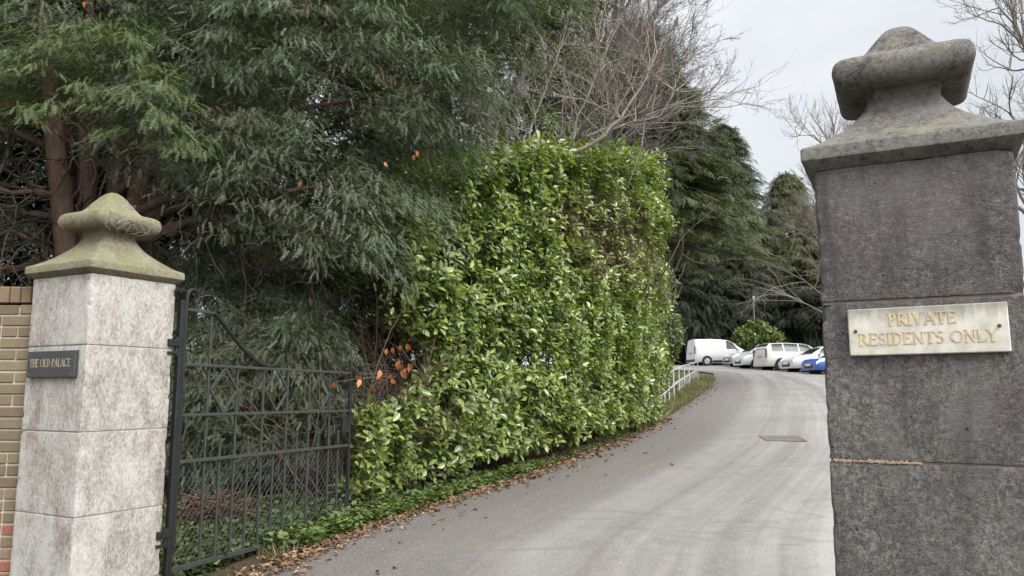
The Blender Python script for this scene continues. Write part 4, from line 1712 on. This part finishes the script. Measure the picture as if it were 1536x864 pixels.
# ------------------------------------------------------------------ far conifers
def conifer(px, d, top_py, rad, label, seed, mat, nb=260, per=26, size=.62, low=.06, name='conifer_tree', power=.8, droop=.55):
    rg = np.random.default_rng(seed)
    b = at(px, 585, d)
    z = float(ground_z(b[0], b[1]))
    H = float(at(px, top_py, d)[2]) - z
    t = thing(name, label, 'tree', (b[0], b[1], z))
    u = rg.random(nb) ** .9
    zz = H * (low + (1 - low) * u)
    rr_ = rad * np.clip((1 - u), 0, 1) ** power * (.72 + .42 * rg.random(nb)) + .15
    az = rg.uniform(0, 6.283, nb)
    near = (np.sin(az) > .3) & (rg.random(nb) < .6)
    az[near] = -az[near]
    out = np.stack([np.cos(az), np.sin(az), np.zeros(nb)], -1)
    cs, os_ = [], []
    for k, fr in enumerate((.48, .72, .93)):
        c = out * (rr_ * fr)[:, None]
        c[:, 2] = zz + rr_ * (.10 * fr - .30 * fr * fr)
        cs.append(c)
        os_.append(out + rg.normal(0, .25, (nb, 3)))
    c = np.concatenate(cs)
    o = np.concatenate(os_)
    v, f = pads(rg, c, o, per, size * 1.15, size * .75, size * .62, droop, FROND)
    # leading shoot
    lead = np.stack([rg.normal(0, .08, 60), rg.normal(0, .08, 60), H * rg.uniform(.93, 1.0, 60)], -1)
    v2, f2 = pads(rg, lead, rg.normal(size=(60, 3)) * np.array([1, 1, .1]) + np.array([0, 0, .8]), 10, size * .4, size * .3, size * .5, .1, FROND)
    v, f = merge([(v, f), (v2, f2)])
    mesh_np('crown', v, f, mat, t)
    mb = MB()
    mb.tube([(0, 0, -.3), (.05, 0, H * .5), (0, 0, H * .97)], [rad * .06, rad * .035, .02], 9)
    P = np.stack([np.stack([np.zeros(nb), np.zeros(nb), zz], -1), out * (rr_ * .5)[:, None] + np.stack([np.zeros(nb), np.zeros(nb), zz + rr_ * .02], -1), out * (rr_ * .95)[:, None] + np.stack([np.zeros(nb), np.zeros(nb), zz - rr_ * .18], -1)], 1)
    mb.build('trunk', M['branch_dark'], t, True)
    v, f = tubes(P, np.tile(np.array([[.05, .03, .012]]), (nb, 1)), 4)
    mesh_np('branches', v, f, M['branch_dark'], t)
    return t


conifer(966, 33, 34, 5.9, 'tall dark conifer rising directly behind the hedge end', 301, M['conifer'], 760, 34, .42, .34, power=.80, droop=.32)
conifer(1098, 65, 188, 6.9, 'grey-green conifer behind the white van', 302, M['conifer_blue'], 460, 34, .62, .04, power=.62)
conifer(1030, 64, 215, 5.8, 'dark conifer behind the railing and the van rear', 303, M['conifer_blue'], 460, 34, .62, .04, power=.6)
conifer(1195, 65, 262, 5.2, 'olive conifer beside the dark right pillar', 304, M['conifer_olive'], 460, 34, .62, .04, power=.6)
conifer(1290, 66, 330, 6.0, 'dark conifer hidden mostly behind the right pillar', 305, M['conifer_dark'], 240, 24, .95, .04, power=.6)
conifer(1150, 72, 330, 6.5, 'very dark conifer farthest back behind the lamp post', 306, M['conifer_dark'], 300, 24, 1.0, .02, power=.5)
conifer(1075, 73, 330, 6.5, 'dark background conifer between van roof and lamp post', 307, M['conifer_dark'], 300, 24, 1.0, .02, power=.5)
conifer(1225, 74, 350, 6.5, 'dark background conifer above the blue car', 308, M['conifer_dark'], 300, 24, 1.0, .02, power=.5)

broad_evergreen(1085, 62, 3.6, 6.5, 'dark evergreen bush coloured as deep shade behind the van and silver estate car', 321, M['conifer_dark'], 260, .6)  # bushes added to darken the backdrop, canopy shade painted in their fronds
broad_evergreen(1205, 62, 3.4, 6.0, 'dark evergreen bush coloured as deep shade above the blue car', 322, M['conifer_dark'], 260, .6)
broad_evergreen(1040, 60, 3.0, 6.0, 'dark evergreen bush coloured as deep shade at the left end of the car park', 323, M['conifer_dark'], 260, .6)
broad_evergreen(1148, 63, 3.2, 6.8, 'dark evergreen bush coloured as deep shade directly behind the lamp post', 324, M['conifer_dark'], 260, .6)


# broad-leaved shrubs
def shrub(px, py_base, d, els, label, seed, mat, n=700, size=.16, name='shrub', per=6):
    rg = np.random.default_rng(seed)
    b = at(px, py_base, d)
    z = float(ground_z(b[0], b[1]))
    t = thing(name, label, 'shrub', (b[0], b[1], z))
    O = np.array(t.location)
    c, o = ellipsoids(rg, els, n, .85, (.55, 1.05))
    v, f = rosettes(rg, c, o, per, size, .5, LEAF)
    mesh_np('foliage', v - O, f, mat, t)
    lv = grow(rg, np.zeros((5, 3)), rg.normal(0, .4, (5, 3)) + np.array([0, 0, 1.0]), np.full(5, 1.6), np.full(5, .04), [5, 4], .6, .5, .6)
    v, f = tube_levels(lv, (6, 4, 3))
    mesh_np('stems', v, f, M['branch_dark'], t)
    return t


shrub(1135, 520, 56, [e_(1116, 506, 56, .85, .8, .75), e_(1138, 500, 56.5, 1.0, .8, .95), e_(1158, 507, 56.5, .8, .7, .75), e_(1128, 492, 56.2, .5, .5, .6)], 'bright green rounded shrub behind the parked cars', 401, M['shrub'], 620, .28)
shrub(985, 560, 24, [e_(988, 480, 24, .55, .8, 1.1), e_(1000, 512, 23.5, .45, .6, .55), e_(1006, 490, 24.5, .45, .6, .5), e_(992, 430, 24.5, .5, .7, .8)], 'dark glossy evergreen shrub hanging over the white railing', 402, M['ivy'], 1100, .14)


# ------------------------------------------------------------------ bare trees
def bare_tree(px, d, label, seed, L, Rr, counts, mat, spread=.55, ratio=.6, lean=(0, 0, 1), base_z=None, trop=(0, 0, .12), wander=.16, fr=(.35, 1.0), rmin=.0065, rr=.58):
    rg = np.random.default_rng(seed)
    b = at(px, 585, d)
    z = float(ground_z(b[0], b[1])) if base_z is None else base_z
    t = thing('bare_tree', label, 'tree', (b[0], b[1], z))
    lv = grow(rg, np.array([[0, 0, -.2]]), np.array([lean], float), [L], [Rr], counts, ratio, rr, spread, trop, wander, 7, fr, rmin)
    v, f = tube_levels(lv[:2], (10, 8))
    mesh_np('trunk', v, f, mat, t)
    v, f = tube_levels(lv[2:], (5, 4, 3, 3))
    mesh_np('branches', v, f, mat, t)
    return t


rgq = np.random.default_rng(515)
qb = at(892, 585, 27)
big = thing('bare_tree', 'tall leafless tree spreading fine twigs above the hedge', 'tree', (qb[0], qb[1], float(ground_z(qb[0], qb[1]))))
tp = poly([(0, 0, -.2), (.1, 0, 4), (-.05, .1, 8), (.15, 0, 12), (.3, .1, 16)], 12)
v, f = tubes(tp[None], np.linspace(.24, .05, 12)[None], 10)
mesh_np('trunk', v, f, M['bark_grey'], big)
nl = 64
tt = rgq.uniform(.42, 1.0, nl)
st_ = np.stack([np.interp(tt, np.linspace(0, 1, 12), tp[:, k]) for k in range(3)], -1)
az_ = rgq.uniform(0, 6.283, nl)
inc = np.radians(rgq.uniform(22, 58, nl))
dr_ = np.stack([np.sin(inc) * np.cos(az_), np.sin(inc) * np.sin(az_), np.cos(inc)], -1)
lv = grow(rgq, st_, dr_, rgq.uniform(4.0, 6.0, nl) * (1.25 - .5 * tt), rgq.uniform(.035, .06, nl), [12, 9, 6], .46, .42, .42, (0, 0, .03), .13, 6, (.25, 1.0), .0065)
v, f = tube_levels(lv, (6, 4, 3, 3))
mesh_np('branches', v, f, M['twig_haze'], big)
bare_tree(1560, 30, 'leafless tree showing thin twigs beyond the right pillar cap', 503, 11.5, .20, [9, 8, 7, 5], M['bark_grey'], .6, .56, (-.05, 0, 1))
bare_tree(1345, 44, 'distant leafless tree peeping out left of the right pillar cap', 504, 11.5, .22, [10, 9, 8, 5], M['bark_grey'], .6, .55)
# arching bare shrub beside the right pillar
rgb = np.random.default_rng(61)
ab = at(1310, 585, 47)
arch = thing('arching_bush', 'pale arching bare branches drooping beside the right pillar', 'bush', (ab[0], ab[1], float(ground_z(ab[0], ab[1]))))
lv = grow(rgb, np.array([[0, 0, 0]] * 9), rgb.normal(0, .16, (9, 3)) + np.array([-.26, 0, 1.0]), rgb.uniform(7.5, 10.5, 9), np.full(9, .05), [9, 6, 4], .5, .5, .5, (-.02, 0, -.06), .10, 8, (.6, 1.0))
v, f = tube_levels(lv, (5, 4, 3, 3))
mesh_np('branches', v, f, M['twig_pale'], arch)

# pale twiggy tree growing out of the hedge
rgp = np.random.default_rng(71)
hb = at(800, 585, 11.6)
hz = float(zg(hb[1]))
pt_ = thing('hawthorn_tree', 'pale leafless twiggy tree growing up through the hedge top', 'tree', (hb[0], hb[1], hz))
PO = np.array(pt_.location)
L = [[(806, 640, 11.7), (800, 420, 11.6), (806, 300, 11.2), (815, 258, 10.7), (850, 228, 10.6), (880, 205, 10.6), (898, 160, 10.7), (908, 110, 10.8), (900, 60, 10.9)],
     [(850, 232, 10.6), (880, 222, 10.5), (912, 200, 10.5), (935, 170, 10.6), (965, 130, 10.7), (985, 80, 10.8)],
     [(880, 205, 10.6), (900, 195, 10.6), (930, 190, 10.7), (975, 180, 10.8), (1010, 158, 10.8), (1012, 135, 10.8)],
     [(806, 330, 11.4), (770, 250, 11.5), (740, 200, 11.6), (730, 140, 11.7)],
     [(800, 340, 11.5), (800, 250, 11.8), (790, 190, 11.9), (830, 110, 12.0), (850, 40, 12)],
     [(806, 350, 11.5), (840, 260, 11.9), (870, 170, 12.0), (900, 100, 12.1), (930, 30, 12)],
     [(806, 360, 11.5), (860, 290, 12.2), (910, 190, 12.3), (950, 120, 12.3), (975, 60, 12.3)]]
LPs = np.array([poly([at(*q_) for q_ in l], 12) for l in L])
LPs[:, 1:] += rgp.normal(0, .02, (len(L), 11, 3))
LRs = np.array([np.linspace(.055, .014, 12), np.linspace(.032, .007, 12), np.linspace(.024, .005, 12)] + [np.linspace(.035, .008, 12)] * 4)
v, f = tubes(LPs[:1], LRs[:1], 8)
mesh_np('trunk', v - PO, f, M['branch_dark'], pt_)
idx = np.repeat(np.arange(len(LPs)), 20)
jj = rgp.integers(3, 12, len(idx))
dr = norm(LPs[idx, jj] - LPs[idx, jj - 1] + rgp.normal(0, .55, (len(idx), 3)) + np.array([0, 0, .35]))
lv = [(LPs[1:], LRs[1:])] + grow(rgp, LPs[idx, jj], dr, rgp.uniform(.6, 1.5, len(idx)), rgp.uniform(.006, .012, len(idx)), [8, 3], .5, .6, .5, (.02, 0, .12), .17, 6)
v, f = tube_levels(lv, (6, 4, 3, 3))
mesh_np('branches', v - PO, f, M['twig_pale'], pt_)

# ------------------------------------------------------------------ cars
M['glass'] = simple('car_glass', (.014, .017, .019), .22, spec=.22, var=.02)
M['tyre'] = simple('tyre_rubber', (.018, .018, .018), .85, spec=.2)
M['rim'] = simple('alloy', (.46, .46, .47), .35, .6)
M['black_trim'] = simple('black_trim', (.015, .015, .016), .5)
M['lamp_glass'] = simple('headlamp_glass', (.62, .64, .66), .12, spec=.9)
M['tail_red'] = simple('tail_lamp', (.10, .015, .015), .2, spec=.7)
M['plate_white'] = simple('plate_white', (.65, .65, .62), .5)
M['plate_yellow'] = simple('plate_yellow', (.42, .33, .08), .5)


def paint(name, col):
    g = Nd(name)
    nz = g.noise(g.obj(), 3, 4, .6)
    c = g.mix(g.math('MULTIPLY', nz, .25), col, tuple(x * .7 for x in col))
    return g.done(g.bsdf(c, .32, .5, coat=.6))


M['p_white'] = paint('white_car_paint', (.47, .47, .465))
M['p_cream'] = paint('off_white_car_paint', (.43, .42, .385))
M['p_silver'] = paint('silver_car_paint', (.27, .28, .29))
M['p_blue'] = paint('blue_car_paint', (.016, .075, .30))


def car(name, label, base, heading, Lc, Wc, prof, belt, wb, paint_m, glass_x, nose_front=True, wheel_r=.32, kind='hatch', group='cars parked in the car park row'):
    """prof: (x, z) roofline from nose (x=0) to tail (x=L); glass_x: windscreen, side panes and rear pane spans"""
    t = thing(name, label, 'van' if kind == 'van' else 'car', base, heading, group)
    pxs, pzs = [p[0] for p in prof], [p[1] for p in prof]
    hw = Wc / 2
    zb = .24

    def top(x):
        return float(np.interp(x, pxs, pzs))

    def wid(x):
        u = x / Lc
        return hw * (1 - .16 * max(0, (.12 - u) / .12) ** 2 - .10 * max(0, (u - .92) / .08) ** 2)

    def section(x):
        """half outline from sill to roof centre"""
        zt = top(x)
        w = wid(x)
        bz = min(belt, zt - .03)
        cab = max(0.0, (zt - belt) / .5)
        cab = min(1, cab)
        re = w * (.90 - .17 * cab)
        return [(0, zb), (w * .90, zb), (w * .985, zb + .13), (w, zb + (bz - zb) * .55), (w * .955, bz), (w * .955 * .35 + re * .65, bz + (zt - bz) * .62), (re * .93, zt - .05 * (zt - zb) * .35 - .012), (re * .55, zt - .004), (0, zt + .004)]

    def surf(x, k):
        s = section(x)
        i = min(int(k), len(s) - 2)
        f_ = k - i
        y, z = s[i][0] * (1 - f_) + s[i + 1][0] * f_, s[i][1] * (1 - f_) + s[i + 1][1] * f_
        return np.array([x - Lc / 2, y, z])

    xs = np.unique(np.r_[np.linspace(0, Lc, 30), np.array(pxs)])
    mb = MB()
    rings = []
    for x in xs:
        s = section(x)
        half = [(x - Lc / 2, y, z) for y, z in s]
        rings.append(half + [(p[0], -p[1], p[2]) for p in half[-2:0:-1]])
    n = len(rings[0])
    vs = [p for r_ in rings for p in r_]
    fs = []
    for i in range(len(rings) - 1):
        for k in range(n):
            k2 = (k + 1) % n
            fs.append((i * n + k, i * n + k2, (i + 1) * n + k2, (i + 1) * n + k))
    fs.append(tuple(range(n))[::-1])
    fs.append(tuple((len(rings) - 1) * n + k for k in range(n)))
    mb.add(vs, fs)
    mb.build('body', paint_m, t, True)

    def patch(nm, x0, x1, k0, k1, m, side=1, off=.006, nx=6, nk=5, slant0=0, slant1=0):
        b = MB()
        g_ = []
        for i in range(nx + 1):
            for j in range(nk + 1):
                fk = j / nk
                xa, xb = x0 + slant0 * fk, x1 + slant1 * fk
                x = xa + (xb - xa) * i / nx
                k = k0 + (k1 - k0) * fk
                p = surf(x, k)
                g_.append((p[0], side * (p[1] + off), p[2] + (off if k > 6.0 else 0)))
        fs_ = []
        for i in range(nx):
            for j in range(nk):
                a = i * (nk + 1) + j
                fs_.append((a, a + 1, a + nk + 2, a + nk + 1))
        b.add(g_, fs_)
        return b.build(nm, m, t, True)

    (w0, w1), panes, rear = glass_x
    # windscreen and rear window across the full width
    for nm, (x0, x1) in (('windscreen', (w0, w1)), ('rear_window', rear)):
        if x0 is None:
            continue
        b = MB()
        ny = 8
        g_ = []
        for i in range(5):
            x = x0 + (x1 - x0) * i / 4
            s = section(x)
            zt = top(x)
            for j in range(ny + 1):
                yy = (j / ny * 2 - 1) * s[6][0] * .93
                zz = zt + .012 - .045 * abs(j / ny * 2 - 1) ** 3 * .6
                g_.append((x - Lc / 2, yy, zz))
        fs_ = [(i * (ny + 1) + j, i * (ny + 1) + j + 1, (i + 1) * (ny + 1) + j + 1, (i + 1) * (ny + 1) + j) for i in range(4) for j in range(ny)]
        b.add(g_, fs_)
        b.build(nm, M['glass'], t, True)
    for (x0, x1, s0, s1) in panes:
        for sd in (1, -1):
            patch('side_window', x0, x1, 4.12, 5.86, M['glass'], sd, .008, 6, 5, s0, s1)
    # wheels
    for x in wb:
        for sd in (1, -1):
            cy = sd * (hw - .09)
            ar = MB()
            ar.cyl((x - Lc / 2, cy - sd * .1, wheel_r), (x - Lc / 2, sd * (hw + .004), wheel_r), wheel_r + .045, 26)
            ar.build('wheel_arch', M['black_trim'], t, True)
            wl = MB()
            yo = sd * (hw + .022)
            yi = sd * (hw - .18)
            pr_ = [(wheel_r * .62, yo - sd * .012), (wheel_r * .66, yo), (wheel_r * .94, yo), (wheel_r, yo - sd * .03), (wheel_r, yi), (wheel_r * .6, yi)]
            vs, fs = [], []
            nseg = 28
            for a in range(nseg):
                an = 2 * math.pi * a / nseg
                for rr_, yy in pr_:
                    vs.append((x - Lc / 2 + rr_ * math.cos(an), yy, wheel_r + rr_ * math.sin(an)))
            q_ = len(pr_)
            for a in range(nseg):
                a2 = (a + 1) % nseg
                for i in range(q_ - 1):
                    fs.append((a * q_ + i, a * q_ + i + 1, a2 * q_ + i + 1, a2 * q_ + i))
            wl.add(vs, fs)
            wo = wl.build('wheel', M['tyre'], t, True)
            rm = MB()
            for sp_ in range(6):
                an = sp_ * math.pi / 3
                p1 = np.array([x - Lc / 2, yo - sd * .008, wheel_r])
                p2 = p1 + wheel_r * .64 * np.array([math.cos(an), 0, math.sin(an)])
                rm.bar(p1, p2, .02, .075, .004, (0, 1, 0))
            rm.cyl((x - Lc / 2, yo - sd * .03, wheel_r), (x - Lc / 2, yo + sd * .004, wheel_r), .06, 14)
            rm.cyl((x - Lc / 2, yo - sd * .05, wheel_r), (x - Lc / 2, yo - sd * .016, wheel_r), wheel_r * .64, 22)
            rm.build('rim', M['rim'], wo)
    # front: lamps, grille, bumper opening, plate; rear: lamps, plate
    fz = top(.05)
    for sd in (1, -1):
        patch('headlight', .02, .42, 3.45, 4.25, M['lamp_glass'], sd, .010, 5, 3, .03, .10)
    MB().box((-Lc / 2 - .004, 0, fz - .20), (.03, Wc * .42, .11), .01).build('grille', M['black_trim'], t)
    MB().box((-Lc / 2 - .004, 0, .40), (.03, Wc * .50, .12), .01).build('lower_intake', M['black_trim'], t)
    MB().box((-Lc / 2 - .022, 0, .52), (.012, .52, .11), .003).build('number_plate', M['plate_white'], t)
    for sd in (1, -1):
        if kind in ('van', 'suv'):
            MB().box((Lc / 2 - .03, sd * (wid(Lc - .03) * .93), belt - .05), (.09, .10, .52), .02).build('tail_light', M['tail_red'], t)
        else:
            patch('tail_light', Lc - .32, Lc - .02, 3.5, 4.3, M['tail_red'], sd, .010, 4, 3)
        MB().box((w0 + .38 - Lc / 2, sd * (hw + .06), belt + .03), (.12, .16, .12), .03).build('wing_mirror', paint_m, t)
    MB().box((Lc / 2 + .012, 0, belt - .22), (.012, .52, .11), .003).build('number_plate', M['plate_yellow'], t)
    MB().box((Lc / 2 + .010, 0, .36), (.05, Wc * .86, .16), .02).build('rear_bumper', M['black_trim'] if kind == 'van' else paint_m, t)
    # lower dark sill
    for sd in (1, -1):
        patch('sill', wb[0] + .42, wb[1] - .42, 1.05, 2.0, M['black_trim'], sd, .006, 4, 2)
    return t


def place(px_end, py_base, d, Lc, axis_az, nose_left, Wc):
    """near-left end of the car at pixel px_end; heading so that the chosen end faces left and near"""
    p = at(px_end, py_base, d)
    a = R(axis_az)
    dirv = np.array([math.sin(a), math.cos(a)])               # from the near-left end towards the far end
    side = np.array([math.cos(a), -math.sin(a)])
    c = p[:2] + dirv * Lc / 2 - side * 0
    ang_ = math.atan2(dirv[1], dirv[0])
    return (c[0], c[1], float(zg(c[1] - 1.0)) - .0), (ang_ if nose_left else ang_ + math.pi)


hatch_prof = [(0, .52), (.03, .70), (.25, .84), (1.05, .98), (1.75, 1.36), (2.1, 1.46), (2.8, 1.49), (3.4, 1.42), (3.85, 1.22), (4.05, .95), (4.10, .60)]
suv_prof = [(0, .60), (.04, .85), (.3, .98), (1.15, 1.08), (1.75, 1.50), (2.1, 1.60), (3.3, 1.66), (4.2, 1.60), (4.42, 1.40), (4.52, 1.0), (4.55, .60)]
van_prof = [(0, .55), (.04, .82), (.3, .98), (.95, 1.12), (1.65, 1.66), (2.0, 1.80), (3.0, 1.86), (4.2, 1.84), (4.36, 1.78), (4.42, 1.0), (4.44, .55)]
est_prof = [(0, .52), (.04, .74), (.3, .88), (1.2, 1.02), (1.95, 1.44), (2.3, 1.53), (3.3, 1.57), (4.2, 1.48), (4.5, 1.25), (4.62, .95), (4.66, .60)]

AXC = 82
b_, h_ = place(1036, 549, 53, 4.44, AXC, False, 1.8)
car('parked_van', 'small white panel van at the left end of the parked row', b_, h_, 4.44, 1.82, van_prof, 1.10, (.85, 3.6), M['p_white'],
    ((1.0, 1.62), [(1.35, 2.15, .30, .0)], (None, None)), kind='van')
b_, h_ = place(1091, 549, 50.4, 4.66, AXC, True, 1.8)
car('parked_car', 'silver estate car between the white van and the white hatchback', b_, h_, 4.66, 1.80, est_prof, .98, (.9, 3.6), M['p_silver'],
    ((1.28, 1.92), [(1.55, 2.55, .42, .0), (2.62, 3.5, .0, .0), (3.56, 4.25, 0, -.15)], (4.28, 4.55)))
b_, h_ = place(1107, 551, 47.9, 4.1, AXC, True, 1.75)
car('parked_car', 'white hatchback parked nose out beside the off-white people carrier', b_, h_, 4.10, 1.76, hatch_prof, .95, (.82, 3.35), M['p_white'],
    ((1.12, 1.72), [(1.38, 2.3, .40, .0), (2.37, 3.3, .0, -.15)], (3.45, 3.9)))
b_, h_ = place(1140, 554, 45.4, 4.55, AXC, False, 1.85)
car('parked_car', 'off-white tall people carrier parked tail out with large side windows', b_, h_, 4.55, 1.86, suv_prof, 1.06, (.88, 3.68), M['p_cream'],
    ((1.22, 1.72), [(1.5, 2.45, .35, .0), (2.52, 3.4, .0, .0), (3.46, 4.2, 0, -.08)], (4.24, 4.46)), kind='suv', wheel_r=.34)
b_, h_ = place(1180, 558, 42.9, 4.2, AXC, True, 1.8)
car('parked_car', 'white hatchback parked nose out next to the blue car', b_, h_, 4.25, 1.80, [(x * 1.035, z * 1.02) for x, z in hatch_prof], .97, (.86, 3.48), M['p_white'],
    ((1.16, 1.78), [(1.42, 2.38, .42, .0), (2.45, 3.4, .0, -.15)], (3.55, 4.0)), wheel_r=.335)
b_, h_ = place(1213, 562, 40.4, 4.1, AXC, True, 1.75)
car('parked_car', 'bright blue car half hidden by the dark right pillar', b_, h_, 4.10, 1.76, [(x, z * .985) for x, z in hatch_prof], .93, (.82, 3.35), M['p_blue'],
    ((1.12, 1.72), [(1.38, 2.3, .40, .0), (2.37, 3.3, .0, -.15)], (3.45, 3.9)))

# lamp post behind the cars
lb = at(1133, 520, 57.5)
lz = float(zg(lb[1]))
lt = float(at(1133, 444, 57.5)[2])
lamp = thing('lamp_post', 'slim grey lamp post behind the bright green shrub', 'lamp post', (lb[0], lb[1], lz))
M['lamp_grey'] = simple('lamp_column_paint', (.10, .105, .11), .5)
MB().tube([(0, 0, -.1), (0, 0, 1.0), (0, 0, 1.02), (0, 0, lt - lz - .35)], [.09, .085, .055, .045], 10).build('column', M['lamp_grey'], lamp, True)
MB().tube([(0, 0, lt - lz - .36), (0, 0, lt - lz - .30), (0, 0, lt - lz - .05), (0, 0, lt - lz)], [.05, .09, .11, .04], 12).build('lantern', M['rim'], lamp, True)

# ------------------------------------------------------------------ light
SUN_EL, SUN_AZ = 42.0, 142.0            # azimuth clockwise from the camera's forward direction
w = bpy.data.worlds.new('World')
SC.world = w
w.use_nodes = True
nt = w.node_tree
nt.nodes.clear()
wo_ = nt.nodes.new('ShaderNodeOutputWorld')
bg = nt.nodes.new('ShaderNodeBackground')
sky = nt.nodes.new('ShaderNodeTexSky')
sky.sky_type = 'NISHITA'
sky.sun_disc = False
sky.sun_elevation = R(SUN_EL)
sky.sun_rotation = R(SUN_AZ)
tc = nt.nodes.new('ShaderNodeTexCoord')
sep = nt.nodes.new('ShaderNodeSeparateXYZ')
nt.links.new(tc.outputs['Generated'], sep.inputs[0])
nz = nt.nodes.new('ShaderNodeTexNoise')
mp = nt.nodes.new('ShaderNodeMapping')
mp.inputs['Scale'].default_value = (1, 1, 2.6)
nt.links.new(tc.outputs['Generated'], mp.inputs['Vector'])
nt.links.new(mp.outputs[0], nz.inputs['Vector'])
nz.inputs['Scale'].default_value = 2.3
nz.inputs['Detail'].default_value = 6
nz.inputs['Roughness'].default_value = .55
# overcast: brighter overhead than near the horizon
def wm(op, *v):
    x = nt.nodes.new('ShaderNodeMath')
    x.operation = op
    for i_, q_ in enumerate(v):
        if hasattr(q_, 'is_linked'):
            nt.links.new(q_, x.inputs[i_])
        else:
            x.inputs[i_].default_value = q_
    return x.outputs[0]


# the cloud is brightest overhead and round the veiled sun, which stands behind the camera
dp_ = nt.nodes.new('ShaderNodeVectorMath')
dp_.operation = 'DOT_PRODUCT'
nt.links.new(tc.outputs['Generated'], dp_.inputs[0])
dp_.inputs[1].default_value = (math.sin(R(SUN_AZ)) * math.cos(R(SUN_EL)), math.cos(R(SUN_AZ)) * math.cos(R(SUN_EL)), math.sin(R(SUN_EL)))
lobe = wm('POWER', wm('MAXIMUM', dp_.outputs['Value'], 0.0), 3.0)
zen = wm('POWER', wm('MAXIMUM', sep.outputs['Z'], 0.0), 4.0)
elev = wm('MULTIPLY_ADD', lobe, 17.0, wm('MULTIPLY_ADD', zen, 13.0, 3.55))


cr_ = nt.nodes.new('ShaderNodeValToRGB')
cr_.color_ramp.elements[0].position = .38
cr_.color_ramp.elements[0].color = (.84, .865, .90, 1)
cr_.color_ramp.elements[1].position = .62
cr_.color_ramp.elements[1].color = (1.0, 1.01, 1.03, 1)
nt.links.new(nz.outputs['Fac'], cr_.inputs['Fac'])
sc_ = nt.nodes.new('ShaderNodeVectorMath')
sc_.operation = 'SCALE'
nt.links.new(cr_.outputs['Color'], sc_.inputs[0])
nt.links.new(elev, sc_.inputs['Scale'])
mxs = nt.nodes.new('ShaderNodeMix')
mxs.data_type = 'RGBA'
mxs.inputs['Factor'].default_value = .90
nt.links.new(sky.outputs['Color'], mxs.inputs['A'])
nt.links.new(sc_.outputs[0], mxs.inputs['B'])
nt.links.new(mxs.outputs['Result'], bg.inputs['Color'])
bg.inputs['Strength'].default_value = .10
nt.links.new(bg.outputs[0], wo_.inputs['Surface'])

sd_ = bpy.data.lights.new('sun', 'SUN')
sd_.energy = 1.5
sd_.angle = R(22)
sd_.color = (1.0, .97, .92)
sun = bpy.data.objects.new('sun', sd_)
COL.objects.link(sun)
dirv = Vector((math.sin(R(SUN_AZ)) * math.cos(R(SUN_EL)), math.cos(R(SUN_AZ)) * math.cos(R(SUN_EL)), math.sin(R(SUN_EL))))
sun.rotation_euler = dirv.to_track_quat('Z', 'Y').to_euler()
sun.location = dirv * 30

vs_ = SC.view_settings
vs_.view_transform = 'Standard'
vs_.look = 'None'
vs_.gamma = 1
vs_.exposure = 1.3
vs_.use_curve_mapping = False
SC.render.engine = 'CYCLES'
cy = SC.cycles
cy.max_bounces = 6
cy.diffuse_bounces = 3
cy.glossy_bounces = 2
cy.transmission_bounces = 3
cy.use_denoising = True
cy.denoiser = 'OPENIMAGEDENOISE'
cy.denoising_input_passes = 'RGB_ALBEDO_NORMAL'
